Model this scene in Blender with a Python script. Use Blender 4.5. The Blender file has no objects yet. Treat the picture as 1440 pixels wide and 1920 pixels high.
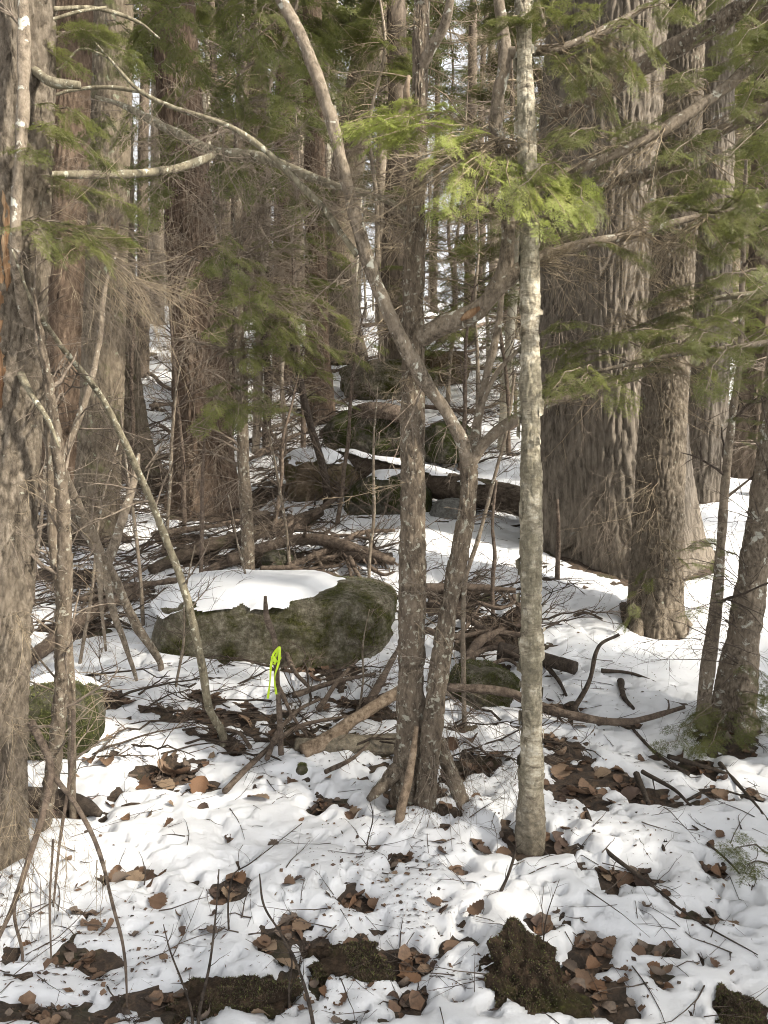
import bpy, math, random
import numpy as np
from mathutils import Vector
from mathutils.bvhtree import BVHTree

random.seed(7)
rng = np.random.default_rng(11)
scene = bpy.context.scene
COL = scene.collection

# ------------------------------------------------------------------ camera
FPX = 1397.0                      # focal length in pixels of the 1440x1920 photograph
PITCH = math.radians(4.0)
EYE = np.array([0.0, 0.0, 1.65])
cam_d = bpy.data.cameras.new('camera')
cam_d.sensor_fit = 'VERTICAL'
cam_d.sensor_height = 24.0
cam_d.lens = 24.0 * FPX / 1920.0
cam_d.clip_start = 0.05
cam_d.clip_end = 1000.0
cam = bpy.data.objects.new('camera', cam_d)
COL.objects.link(cam)
cam.location = EYE.tolist()
cam.rotation_euler = (math.radians(90) - PITCH, 0, 0)
scene.camera = cam

# ------------------------------------------------------------------ sky, sun, exposure
SUN_DIR = np.array([0.74, -0.40, 0.62])
SUN_DIR = SUN_DIR / np.linalg.norm(SUN_DIR)
SUN_EL = math.asin(SUN_DIR[2])
SUN_AZ = math.atan2(SUN_DIR[0], SUN_DIR[1])
world = bpy.data.worlds.new('World')
scene.world = world
world.use_nodes = True
wn, wl = world.node_tree.nodes, world.node_tree.links
wn.clear()
wo = wn.new('ShaderNodeOutputWorld')
wb = wn.new('ShaderNodeBackground')
ws = wn.new('ShaderNodeTexSky')
ws.sky_type = 'NISHITA'
ws.sun_disc = False
ws.sun_elevation = SUN_EL
ws.sun_rotation = SUN_AZ
ws.dust_density = 3.0
ws.air_density = 1.0
ws.ozone_density = 0.6
wh = wn.new('ShaderNodeHueSaturation')     # thin cloud: a paler sky
wh.inputs['Saturation'].default_value = 0.10
wl.new(ws.outputs['Color'], wh.inputs['Color'])
wl.new(wh.outputs['Color'], wb.inputs['Color'])
wb.inputs['Strength'].default_value = 0.15
wl.new(wb.outputs[0], wo.inputs[0])
sun_d = bpy.data.lights.new('sun', 'SUN')
sun_d.energy = 3.8
sun_d.angle = math.radians(3.0)
sun_d.color = (1.0, 0.925, 0.79)
sun = bpy.data.objects.new('sun', sun_d)
COL.objects.link(sun)
sun.rotation_euler = Vector((-SUN_DIR).tolist()).to_track_quat('-Z', 'Y').to_euler()
sun.location = (SUN_DIR * 30).tolist()
scene.view_settings.view_transform = 'Standard'
scene.view_settings.look = 'None'
scene.view_settings.gamma = 1.0
scene.view_settings.exposure = 1.42
scene.cycles.max_bounces = 4
scene.cycles.diffuse_bounces = 3
scene.cycles.glossy_bounces = 2
scene.cycles.transmission_bounces = 3
scene.cycles.use_denoising = True
scene.cycles.use_adaptive_sampling = False
scene.cycles.filter_width = 1.0

# ------------------------------------------------------------------ pixel <-> world helpers
CP, SP = math.cos(PITCH), math.sin(PITCH)
FW = np.array([0.0, CP, -SP]); UPV = np.array([0.0, SP, CP]); RT = np.array([1.0, 0, 0])

def ray(px, py):
    return FW + (px - 720.0) / FPX * RT - (py - 960.0) / FPX * UPV

def P(px, py, Y):
    """World point seen at a pixel of the photograph, Y metres ahead."""
    d = ray(px, py)
    return EYE + d * (Y / d[1])

# ------------------------------------------------------------------ noise
def _hash(ix, iy, iz, seed):
    h = (ix.astype(np.int64) * 374761393 + iy.astype(np.int64) * 668265263
         + iz.astype(np.int64) * 2147483647 + seed * 1274126177) & 0xFFFFFFFF
    h = ((h ^ (h >> 13)) * 1274126177) & 0xFFFFFFFF
    h = ((h ^ (h >> 16)) * 2246822519) & 0xFFFFFFFF
    return ((h ^ (h >> 15)) & 0xFFFFFF) / float(0xFFFFFF)

def vnoise(x, y, z=0.0, seed=0):
    x, y, z = np.broadcast_arrays(np.asarray(x, float), np.asarray(y, float), np.asarray(z, float))
    x0, y0, z0 = np.floor(x), np.floor(y), np.floor(z)
    fx, fy, fz = x - x0, y - y0, z - z0
    fx = fx * fx * (3 - 2 * fx); fy = fy * fy * (3 - 2 * fy); fz = fz * fz * (3 - 2 * fz)
    r = 0.0
    for dx in (0, 1):
        for dy in (0, 1):
            for dz in (0, 1):
                w = (fx if dx else 1 - fx) * (fy if dy else 1 - fy) * (fz if dz else 1 - fz)
                r = r + w * _hash(x0 + dx, y0 + dy, z0 + dz, seed)
    return r * 2 - 1

def fbm(x, y, z=0.0, oct=4, seed=0):
    a, r, f = 1.0, 0.0, 1.0
    for i in range(oct):
        r = r + a * vnoise(np.asarray(x) * f, np.asarray(y) * f, np.asarray(z) * f, seed + i * 17)
        a *= 0.5; f *= 2.03
    return r

def smooth(a, b, x):
    t = np.clip((x - a) / (b - a), 0, 1)
    return t * t * (3 - 2 * t)

# ------------------------------------------------------------------ terrain
PROF_Y = np.array([-40, 0, 1.2, 1.9, 3.1, 3.9, 4.6, 5.6, 6.5, 8, 9.5, 12, 15, 18, 24, 32, 45, 70, 120, 220.])
PROF_Z = np.array([0.0, 0.0, 0.0, 0.05, 0.13, .24, .36, .61, .82, 1.17, 1.5, 2.15, 3.2, 4.35, 6.3, 8.2, 9.6, 10.6, 11, 11])
_py = np.linspace(-40, 220, 5201)
_pz = np.interp(_py, PROF_Y, PROF_Z)
_k = np.hanning(17); _k /= _k.sum()
_pz = np.convolve(np.pad(_pz, 8, 'edge'), _k, 'valid')

MOUNDS = []      # (x, y, rx, ry, height) filled below

def ground(x, y):
    x = np.asarray(x, float); y = np.asarray(y, float)
    z = np.interp(y, _py, _pz)
    far = smooth(5, 12, y)
    z = z + (0.05 + 0.12 * far) * fbm(x * 0.55 + 3.1, y * 0.55, 0, 2, 5) + 0.022 * fbm(x * 2.3, y * 2.3, 0, 3, 9)
    for (mx, my, rx, ry, mh) in MOUNDS:
        z = z + mh * np.exp(-((x - mx) / rx) ** 2 - ((y - my) / ry) ** 2)
    return z

def hit(px, py, lift=0.0, ymax=60.0):
    """Where the line of sight through a pixel meets the ground (raised by lift)."""
    d = ray(px, py)
    t = np.concatenate([np.linspace(1.2, 12, 1600), np.linspace(12.02, ymax, 800)]) / d[1]
    p = EYE[None] + d[None] * t[:, None]
    under = p[:, 2] < ground(p[:, 0], p[:, 1]) + lift
    i = int(np.argmax(under)) if under.any() else len(t) - 1
    return p[i]

MOUNDS += [(1.45, 5.9, .9, .7, .10), (0.35, 6.6, 1.0, .7, .12), (0.18, 3.05, .25, .2, .05)]

# ------------------------------------------------------------------ materials
MATS = {}
def nodes_of(name):
    m = bpy.data.materials.new(name)
    m.use_nodes = True
    nt = m.node_tree
    b = nt.nodes['Principled BSDF']
    MATS[name] = m
    return m, nt, b

def ramp(nt, fac, stops):
    r = nt.nodes.new('ShaderNodeValToRGB')
    e = r.color_ramp.elements
    while len(e) < len(stops):
        e.new(0.5)
    for el, (p, c) in zip(e, stops):
        el.position = p
        el.color = (c[0], c[1], c[2], 1)
    nt.links.new(fac, r.inputs[0])
    return r.outputs[0]

def noise_tex(nt, scale, detail=5, rough=0.6, stretch=None, coord='Object', dist=0.0):
    tc = nt.nodes.new('ShaderNodeTexCoord')
    n = nt.nodes.new('ShaderNodeTexNoise')
    n.inputs['Scale'].default_value = scale
    n.inputs['Detail'].default_value = detail
    n.inputs['Roughness'].default_value = rough
    n.inputs['Distortion'].default_value = dist
    src = tc.outputs[coord]
    if stretch:
        mp = nt.nodes.new('ShaderNodeMapping')
        mp.inputs['Scale'].default_value = stretch
        nt.links.new(src, mp.inputs[0]); src = mp.outputs[0]
    nt.links.new(src, n.inputs['Vector'])
    return n.outputs['Fac']

def mixc(nt, fac, a, b):
    m = nt.nodes.new('ShaderNodeMix'); m.data_type = 'RGBA'
    if isinstance(fac, (int, float)): m.inputs[0].default_value = fac
    else: nt.links.new(fac, m.inputs[0])
    for sock, v in ((m.inputs[6], a), (m.inputs[7], b)):
        if isinstance(v, tuple): sock.default_value = (*v, 1)
        else: nt.links.new(v, sock)
    return m.outputs[2]

def bump(nt, b, h, strength, dist=0.01):
    n = nt.nodes.new('ShaderNodeBump')
    n.inputs['Strength'].default_value = strength
    n.inputs['Distance'].default_value = dist
    nt.links.new(h, n.inputs['Height'])
    nt.links.new(n.outputs[0], b.inputs['Normal'])

def bark_mat(name, dark, mid, light, scale=18, stretch=(1, 1, .25), lichen=None, lichen_cut=.62, lichen_scale=14, moss=None, bumpd=.006):
    m, nt, b = nodes_of(name)
    f = noise_tex(nt, scale, 10, .78, stretch)
    c = ramp(nt, f, [(.38, tuple(v * .55 for v in dark)), (.5, tuple(v * .88 for v in mid)), (.63, light)])
    f2 = noise_tex(nt, scale * .16, 4, .6)
    c = mixc(nt, ramp(nt, f2, [(.38, (.0,) * 3), (.62, (.5,) * 3)]), c, tuple(v * 1.18 for v in mid))
    if lichen:
        lf = noise_tex(nt, lichen_scale, 4, .6, dist=.4)
        c = mixc(nt, ramp(nt, lf, [(lichen_cut, (0,) * 3), (lichen_cut + .05, (.9,) * 3)]), c, lichen)
    if moss:
        mf = noise_tex(nt, 5, 5, .65)
        c = mixc(nt, ramp(nt, mf, [(.55, (0,) * 3), (.72, (.75,) * 3)]), c, moss)
    nt.links.new(c, b.inputs['Base Color'])
    b.inputs['Roughness'].default_value = .9
    b.inputs['Specular IOR Level'].default_value = .2
    bump(nt, b, noise_tex(nt, scale * 1.8, 10, .8, stretch), 1.0, bumpd * 3)
    return m

bark_mat('bark_pine', (.08, .066, .052), (.17, .143, .113), (.245, .21, .17), 22, (1, 1, .3), lichen=(.36, .37, .33), lichen_cut=.68, lichen_scale=7)
bark_mat('bark_hemlock', (.07, .054, .04), (.165, .135, .102), (.30, .255, .20), 34, (1, 1, .45), lichen=(.34, .34, .27), lichen_cut=.66, lichen_scale=22)
bark_mat('bark_red', (.055, .038, .028), (.128, .09, .064), (.235, .175, .128), 26, (1, 1, .3))
bark_mat('bark_plated', (.08, .062, .045), (.17, .137, .10), (.285, .24, .18), 22, (1, 1, .4), lichen=(.30, .31, .22), lichen_cut=.64, lichen_scale=9, moss=(.10, .115, .035))
bark_mat('bark_spotted', (.075, .058, .042), (.18, .142, .105), (.32, .265, .20), 44, (1, 1, .4), lichen=(.45, .43, .35), lichen_cut=.58, lichen_scale=40)
bark_mat('bark_smooth', (.095, .074, .054), (.20, .162, .122), (.32, .27, .21), 46, (1, 1, .6), lichen=(.50, .49, .42), lichen_cut=.60, lichen_scale=22, bumpd=.003)
bark_mat('bark_lichened', (.09, .075, .05), (.19, .165, .115), (.31, .28, .20), 40, (1, 1, .5), lichen=(.46, .45, .36), lichen_cut=.59, lichen_scale=38, bumpd=.003)
bark_mat('bark_far', (.13, .105, .08), (.26, .215, .165), (.40, .34, .27), 12, (1, 1, .3))  # far barks lightened in place of haze
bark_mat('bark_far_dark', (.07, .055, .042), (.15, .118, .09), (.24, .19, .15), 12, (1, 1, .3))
bark_mat('bark_far_pale_lit', (.26, .225, .165), (.45, .405, .315), (.60, .56, .46), 10, (1, 1, .3))  # paler far bark; sun on distant trunks put into the colour
bark_mat('dead_wood', (.055, .042, .033), (.14, .105, .08), (.25, .2, .155), 30, (1, 1, 1), lichen=(.32, .31, .25), lichen_cut=.7, lichen_scale=24)
bark_mat('dead_wood_dark', (.025, .02, .016), (.07, .054, .042), (.14, .11, .085), 30, (1, 1, 1))
bark_mat('dead_wood_tan', (.12, .085, .055), (.27, .2, .14), (.4, .32, .235), 34, (1, 1, 1))
bark_mat('rotten_log', (.035, .027, .02), (.105, .08, .06), (.2, .16, .12), 22, (.4, 1, 1), moss=(.075, .085, .03))
bark_mat('twig', (.11, .085, .065), (.23, .185, .145), (.36, .305, .24), 30, (1, 1, 1))
bark_mat('twig_tan', (.19, .145, .095), (.34, .27, .185), (.48, .40, .29), 30, (1, 1, 1))
bark_mat('twig_dark', (.05, .038, .03), (.11, .085, .068), (.18, .145, .115), 30, (1, 1, 1))
bark_mat('exposed_wood', (.13, .065, .035), (.28, .165, .09), (.45, .32, .2), 26, (1, 1, .12))

def birch_mat():
    m, nt, b = nodes_of('bark_birch')
    f = noise_tex(nt, 16, 8, .72, (1, 1, 2.4))
    c = ramp(nt, f, [(.36, (.10, .08, .055)), (.45, (.30, .255, .18)), (.55, (.48, .43, .33)), (.68, (.64, .60, .50))])
    f2 = noise_tex(nt, 5.5, 6, .7, (1, 1, .6))
    c = mixc(nt, ramp(nt, f2, [(.45, (0,) * 3), (.53, (.92,) * 3)]), c, ramp(nt, noise_tex(nt, 60, 5, .7), [(.3, (.07, .06, .04)), (.55, (.19, .165, .11)), (.75, (.33, .30, .21))]))
    f3 = noise_tex(nt, 46, 3, .5, (.35, .35, 3))
    c = mixc(nt, ramp(nt, f3, [(.66, (0,) * 3), (.70, (.8,) * 3)]), c, (.10, .075, .055))
    # the old bark at the foot is dark and rough
    tc = nt.nodes.new('ShaderNodeTexCoord'); sx = nt.nodes.new('ShaderNodeSeparateXYZ'); nt.links.new(tc.outputs['Object'], sx.inputs[0])
    ad = nt.nodes.new('ShaderNodeMath'); ad.operation = 'MULTIPLY_ADD'; ad.inputs[1].default_value = .5
    nt.links.new(noise_tex(nt, 14, 6, .7), ad.inputs[0]); nt.links.new(sx.outputs['Z'], ad.inputs[2])
    foot_ = ramp(nt, ad.outputs[0], [(.40, (.85,) * 3), (.52, (0,) * 3)])
    c = mixc(nt, foot_, c, ramp(nt, noise_tex(nt, 40, 8, .75), [(.35, (.05, .042, .03)), (.5, (.14, .115, .08)), (.65, (.27, .23, .17))]))
    nt.links.new(c, b.inputs['Base Color'])
    b.inputs['Roughness'].default_value = .75
    bump(nt, b, noise_tex(nt, 26, 10, .8, (1, 1, 1.6)), 1.0, .014)
birch_mat()

def needle_mat(name, a, bb, c3, trans):
    m, nt, b = nodes_of(name)
    f = noise_tex(nt, 7, 3, .6)
    c = ramp(nt, f, [(.3, a), (.52, bb), (.72, c3)])
    nt.links.new(c, b.inputs['Base Color'])
    b.inputs['Roughness'].default_value = .5
    b.inputs['Specular IOR Level'].default_value = .35
    t = nt.nodes.new('ShaderNodeBsdfTranslucent')
    nt.links.new(c, t.inputs['Color'])
    mx = nt.nodes.new('ShaderNodeMixShader')
    mx.inputs[0].default_value = trans
    nt.links.new(b.outputs[0], mx.inputs[1]); nt.links.new(t.outputs[0], mx.inputs[2])
    nt.links.new(mx.outputs[0], nt.nodes['Material Output'].inputs[0])
needle_mat('needles', (.085, .098, .03), (.145, .16, .046), (.215, .225, .075), .55)
needle_mat('needles_fresh_sunlit', (.20, .235, .055), (.30, .345, .085), (.42, .45, .14), .5)  # fresh yellow-green growth, brightened further to paint in sunlight on the clump
needle_mat('needles_far', (.08, .09, .036), (.135, .145, .055), (.195, .195, .082), .55)

def snow_mat():
    m, nt, b = nodes_of('snow')
    f = noise_tex(nt, 2.2, 4, .6)
    c = ramp(nt, f, [(.35, (.69, .70, .72)), (.65, (.79, .79, .80))])
    # needle dust and grit melted into the crust
    g = noise_tex(nt, 120, 2, .5)
    g2 = noise_tex(nt, 3.0, 3, .6)
    mm = nt.nodes.new('ShaderNodeMath'); mm.operation = 'ADD'
    sc = nt.nodes.new('ShaderNodeMath'); sc.operation = 'MULTIPLY'; sc.inputs[1].default_value = .22
    nt.links.new(g2, sc.inputs[0]); nt.links.new(g, mm.inputs[0]); nt.links.new(sc.outputs[0], mm.inputs[1])
    c = mixc(nt, ramp(nt, mm.outputs[0], [(.875, (0,) * 3), (.91, (.7,) * 3)]), c, (.22, .17, .12))
    nt.links.new(c, b.inputs['Base Color'])
    b.inputs['Roughness'].default_value = .65
    b.inputs['Specular IOR Level'].default_value = .25
    bump(nt, b, noise_tex(nt, 30, 14, .85), .8, .016)
snow_mat()

def soil_mat():
    m, nt, b = nodes_of('leaf_litter_soil')
    f = noise_tex(nt, 28, 8, .75, dist=.6)
    c = ramp(nt, f, [(.3, (.018, .013, .01)), (.48, (.055, .038, .026)), (.62, (.11, .072, .045)), (.8, (.2, .135, .085))])
    f2 = noise_tex(nt, 3.2, 4, .6)
    c = mixc(nt, ramp(nt, f2, [(.56, (0,) * 3), (.7, (.6,) * 3)]), c, (.055, .065, .022))
    nt.links.new(c, b.inputs['Base Color'])
    b.inputs['Roughness'].default_value = .95
    bump(nt, b, noise_tex(nt, 45, 8, .75), 1.0, .02)
soil_mat()

def rock_mat(name, base, light, moss, moss2, moss_amt):
    m, nt, b = nodes_of(name)
    f = noise_tex(nt, 26, 9, .75)
    c = ramp(nt, f, [(.3, tuple(v * .35 for v in base)), (.5, base), (.68, light)])
    g = noise_tex(nt, 4.5, 7, .68, dist=.3)
    mo = ramp(nt, noise_tex(nt, 60, 4, .6), [(.3, tuple(v * .4 for v in moss)), (.55, moss), (.78, moss2)])
    c = mixc(nt, ramp(nt, g, [(moss_amt, (0,) * 3), (moss_amt + .14, (1,) * 3)]), c, mo)
    nt.links.new(c, b.inputs['Base Color'])
    b.inputs['Roughness'].default_value = .95
    b.inputs['Specular IOR Level'].default_value = .15
    bump(nt, b, noise_tex(nt, 42, 10, .82), 1.0, .04)
rock_mat('mossy_rock', (.17, .15, .11), (.38, .355, .28), (.062, .062, .018), (.14, .14, .04), .45)
rock_mat('dark_mossy_rock', (.10, .09, .07), (.2, .185, .15), (.055, .062, .02), (.11, .125, .038), .42)
rock_mat('brown_rock', (.17, .125, .08), (.29, .235, .165), (.08, .085, .025), (.14, .14, .045), .5)
rock_mat('grey_rock', (.21, .205, .185), (.34, .335, .31), (.08, .09, .04), (.14, .15, .07), .66)
rock_mat('mossy_soil', (.06, .042, .028), (.15, .10, .065), (.05, .05, .015), (.13, .13, .032), .49)

for nm_, c_ in (('moss_olive', (.11, .115, .032)), ('moss_dark', (.06, .065, .02)), ('moss_brown', (.085, .06, .038))):
    m, nt, b = nodes_of(nm_)
    nt.links.new(ramp(nt, noise_tex(nt, 30, 4, .6), [(.35, tuple(v * .6 for v in c_)), (.65, tuple(v * 1.3 for v in c_))]), b.inputs['Base Color'])
    b.inputs['Roughness'].default_value = .9
LEAF = [(.155, .095, .058), (.115, .066, .038), (.205, .135, .085), (.07, .043, .03), (.165, .088, .045), (.135, .10, .075), (.25, .175, .112)]
for i, c in enumerate(LEAF):
    m, nt, b = nodes_of('dead_leaf_%d' % i)
    f = noise_tex(nt, 60, 6, .65)
    nt.links.new(ramp(nt, f, [(.3, tuple(v * .55 for v in c)), (.55, c), (.8, tuple(min(1, v * 1.35) for v in c))]), b.inputs['Base Color'])
    b.inputs['Roughness'].default_value = .75
    bump(nt, b, noise_tex(nt, 120, 4, .6), .5, .003)
m, nt, b = nodes_of('ribbon')
nt.links.new(ramp(nt, noise_tex(nt, 40, 2, .5), [(.35, (.42, .62, .02)), (.65, (.66, .86, .05))]), b.inputs['Base Color'])
b.inputs['Roughness'].default_value = .4
t = nt.nodes.new('ShaderNodeBsdfTranslucent'); t.inputs['Color'].default_value = (.7, .95, .04, 1)
mx = nt.nodes.new('ShaderNodeMixShader'); mx.inputs[0].default_value = .18
nt.links.new(b.outputs[0], mx.inputs[1]); nt.links.new(t.outputs[0], mx.inputs[2])
nt.links.new(mx.outputs[0], nt.nodes['Material Output'].inputs[0])

# ------------------------------------------------------------------ mesh building
class Acc:
    def __init__(self):
        self.v, self.q, self.t, self.qm, self.tm, self.n = [], [], [], [], [], 0
    def add(self, v, quads=None, tris=None, mi=0, tmi=None):
        self.v.append(v)
        if quads is not None and len(quads):
            self.q.append(quads + self.n); self.qm.append(np.full(len(quads), mi, np.int32))
        if tris is not None and len(tris):
            self.t.append(tris + self.n)
            self.tm.append(np.full(len(tris), mi, np.int32) if tmi is None else tmi)
        self.n += len(v)
    def mesh(self, name, mats, origin=(0, 0, 0), shade_smooth=True):
        v = np.concatenate(self.v) - np.asarray(origin)[None]
        q = np.concatenate(self.q) if self.q else np.zeros((0, 4), np.int64)
        t = np.concatenate(self.t) if self.t else np.zeros((0, 3), np.int64)
        me = bpy.data.meshes.new(name)
        me.vertices.add(len(v)); me.vertices.foreach_set('co', v.astype(np.float32).ravel())
        loops = np.concatenate([q.ravel(), t.ravel()]).astype(np.int32)
        me.loops.add(len(loops)); me.loops.foreach_set('vertex_index', loops)
        tot = np.concatenate([np.full(len(q), 4), np.full(len(t), 3)]).astype(np.int32)
        st = np.concatenate([[0], np.cumsum(tot)[:-1]]).astype(np.int32)
        me.polygons.add(len(tot)); me.polygons.foreach_set('loop_start', st)
        mi = np.concatenate(self.qm + self.tm).astype(np.int32)
        me.polygons.foreach_set('material_index', mi)
        me.polygons.foreach_set('use_smooth', np.full(len(tot), shade_smooth))
        for m in mats:
            me.materials.append(MATS[m])
        me.update(calc_edges=True)
        return me

def link(name, me, parent=None, loc=(0, 0, 0)):
    o = bpy.data.objects.new(name, me)
    COL.objects.link(o)
    o.location = tuple(float(c) for c in loc)
    if parent: o.parent = parent
    return o

def tag(o, label=None, cat=None, group=None, kind=None):
    if label: o['label'] = label
    if cat: o['category'] = cat
    if group: o['group'] = group
    if kind: o['kind'] = kind
    return o

def root(name, loc, label, cat, group=None):
    e = bpy.data.objects.new(name, None)
    COL.objects.link(e)
    e.empty_display_size = .1
    e.location = tuple(float(c) for c in loc)
    return tag(e, label, cat, group)

def spline(pts, n):
    pts = np.asarray(pts, float)
    k = len(pts)
    seg = np.linalg.norm(np.diff(pts[:, :3], axis=0), axis=1)
    u = np.concatenate([[0], np.cumsum(np.maximum(seg, 1e-5))]); u /= u[-1]
    if k == 2:
        s = np.linspace(0, 1, n)[:, None]
        return pts[0] * (1 - s) + pts[1] * s
    m = np.zeros_like(pts)
    m[1:-1] = (pts[2:] - pts[:-2]) / (u[2:] - u[:-2])[:, None]
    m[0] = (pts[1] - pts[0]) / (u[1] - u[0]); m[-1] = (pts[-1] - pts[-2]) / (u[-1] - u[-2])
    s = np.linspace(0, 1, n)
    i = np.clip(np.searchsorted(u, s, 'right') - 1, 0, k - 2)
    h = (u[i + 1] - u[i])[:, None]; t = ((s - u[i])[:, None]) / h
    return ((2 * t**3 - 3 * t**2 + 1) * pts[i] + (t**3 - 2 * t**2 + t) * h * m[i]
            + (-2 * t**3 + 3 * t**2) * pts[i + 1] + (t**3 - t**2) * h * m[i + 1])

def frames(c):
    t = np.gradient(c, axis=0); t /= np.linalg.norm(t, axis=1)[:, None] + 1e-9
    n = np.zeros_like(t)
    a = np.array([1.0, 0, 0]) if abs(t[0, 0]) < .8 else np.array([0, 1.0, 0])
    a = a - t[0] * a.dot(t[0]); n[0] = a / np.linalg.norm(a)
    for i in range(1, len(t)):
        a = n[i - 1] - t[i] * n[i - 1].dot(t[i]); n[i] = a / (np.linalg.norm(a) + 1e-9)
    return t, n, np.cross(t, n)

def bark_disp(kind, th, s, R, seed):
    """Relief of the bark over angle and length, in metres."""
    if kind == 'none' or kind is None:
        return 0.004 * fbm(np.cos(th) * R * 40, np.sin(th) * R * 40, s * 14, 2, seed)
    cw, ch, dep = {'pine': (.056, .30, .019), 'ridged': (.045, .26, .019), 'scaly': (.030, .07, .012),
                   'plated': (.055, .085, .012), 'flaky': (.019, .055, .0058), 'birch': (.03, .035, .0042)}[kind]
    nc = max(6, int(round(2 * math.pi * R / cw)))
    wx = fbm(np.cos(th) * nc * .17 + 5, np.sin(th) * nc * .17, s / ch * .45, 3, seed)
    a = th / (2 * math.pi) * nc + .32 * wx
    bq = s / ch + .8 * vnoise(np.cos(th) * nc * .15, np.sin(th) * nc * .15 + 9, s / ch * .5, seed + 3)
    ia, ib = np.floor(a), np.floor(bq)
    f1 = np.full(a.shape, 9.0); f2 = f1.copy()
    hz = np.zeros(a.shape)
    for da in (-1, 0, 1):
        for db in (-1, 0, 1):
            ca = np.mod(ia + da, nc)
            jx = _hash(ca, ib + db, ca * 0, seed); jy = _hash(ca, ib + db, ca * 0 + 7, seed)
            d = np.hypot((ia + da + .15 + .7 * jx - a), (ib + db + jy - bq) * .8)
            new = d < f1
            f2 = np.where(new, f1, np.minimum(f2, d))
            hz = np.where(new, _hash(ca, ib + db, ca * 0 + 13, seed), hz)
            f1 = np.where(new, d, f1)
    ridge = smooth(0.0, .30, f2 - f1)
    out = dep * (ridge - .75) + dep * .45 * (hz - .5) * ridge
    st = 9 if kind in ('pine', 'ridged') else 26
    out += dep * .42 * fbm(np.cos(th) * R * 70, np.sin(th) * R * 70, s * st, 3, seed + 5)
    # cracks across the plates
    cr = np.abs(vnoise(np.cos(th) * nc * .5, np.sin(th) * nc * .5, s / ch * 4.0, seed + 8))
    out -= dep * .35 * (1 - smooth(.0, .12, cr)) * ridge
    return out

def trunk_into(acc, pts, rad, ns, ds, bark=None, flare=0.0, seed=0, lobes=5, mi=0, cap=True, wob=.0):
    """A bark-covered stem along pts with the radius rad at each point."""
    pts = np.asarray(pts, float)
    L = np.linalg.norm(np.diff(pts, axis=0), axis=1).sum()
    n = max(6, int(L / ds))
    pr = spline(np.column_stack([pts, rad]), n)
    c, r = pr[:, :3], np.maximum(pr[:, 3], .001)
    if wob:
        s1 = np.linspace(0, L, n)
        c = c + wob * np.column_stack([vnoise(s1 * 3, 1.0, 0, seed), vnoise(s1 * 3, 5.0, 0, seed), vnoise(s1 * 3, 9.0, 0, seed)])
    t, nn, bb = frames(c)
    s = np.concatenate([[0], np.cumsum(np.linalg.norm(np.diff(c, axis=0), axis=1))])
    th = np.linspace(0, 2 * math.pi, ns, endpoint=False)
    TH, S = np.meshgrid(th, s)
    RR = np.repeat(r[:, None], ns, 1)
    if flare:
        lob = 0.55 + .45 * np.cos(lobes * TH + 2.1 * seed) + .35 * vnoise(np.cos(TH) * 2, np.sin(TH) * 2, seed * 1.0, seed)
        RR = RR * (1 + flare * np.exp(-S / (2.2 * r[0] + .08)) * lob)
    if bark in (None, 'none', 'flaky', 'birch'):
        RR = RR * (1 + .10 * vnoise(S * 9, 3.0, 0, seed) + .07 * vnoise(S * 28, np.cos(TH) * 1.5, np.sin(TH) * 1.5, seed + 2))
    Rm = float(np.mean(r))
    D = bark_disp(bark, TH, S, Rm, seed)
    if bark in (None, 'none'):
        D = D * min(1, Rm / .03)
    RR = RR + D
    V = c[:, None] + (nn[:, None] * np.cos(TH)[..., None] + bb[:, None] * np.sin(TH)[..., None]) * RR[..., None]
    i, j = np.meshgrid(np.arange(n - 1), np.arange(ns), indexing='ij')
    j2 = (j + 1) % ns
    Q = np.stack([i * ns + j, i * ns + j2, (i + 1) * ns + j2, (i + 1) * ns + j], -1).reshape(-1, 4)
    V = V.reshape(-1, 3)
    T = None
    if cap:
        V = np.concatenate([V, c[:1], c[-1:]])
        a = np.arange(ns); b2 = (a + 1) % ns
        T = np.concatenate([np.column_stack([b2, a, np.full(ns, n * ns)]),
                            np.column_stack([a + (n - 1) * ns, b2 + (n - 1) * ns, np.full(ns, n * ns + 1)])])
    acc.add(V, Q, T, mi)
    return c, r

def tubes_into(acc, C, R, sides=3, mi=0):
    """A batch of thin twigs: C is (m, n, 3), R is (m, n)."""
    C = np.asarray(C, float); R = np.asarray(R, float)
    if not len(C): return
    m, n, _ = C.shape
    t = np.gradient(C, axis=1); t /= np.linalg.norm(t, axis=2)[..., None] + 1e-9
    ref = np.where(np.abs(t[..., 2:3]) > .85, np.array([1.0, 0, 0]), np.array([0, 0, 1.0]))
    u = np.cross(t, ref); u /= np.linalg.norm(u, axis=2)[..., None] + 1e-9
    w = np.cross(t, u)
    th = np.arange(sides) * 2 * math.pi / sides
    V = C[:, :, None] + R[:, :, None, None] * (u[:, :, None] * np.cos(th)[None, None, :, None] + w[:, :, None] * np.sin(th)[None, None, :, None])
    V = V.reshape(-1, 3)
    k, i, j = np.meshgrid(np.arange(m), np.arange(n - 1), np.arange(sides), indexing='ij')
    j2 = (j + 1) % sides
    b0 = k * n * sides
    Q = np.stack([b0 + i * sides + j, b0 + i * sides + j2, b0 + (i + 1) * sides + j2, b0 + (i + 1) * sides + j], -1).reshape(-1, 4)
    acc.add(V, Q, None, mi)

def unit(v):
    v = np.asarray(v, float)
    return v / (np.linalg.norm(v, axis=-1, keepdims=True) + 1e-9)

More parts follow.
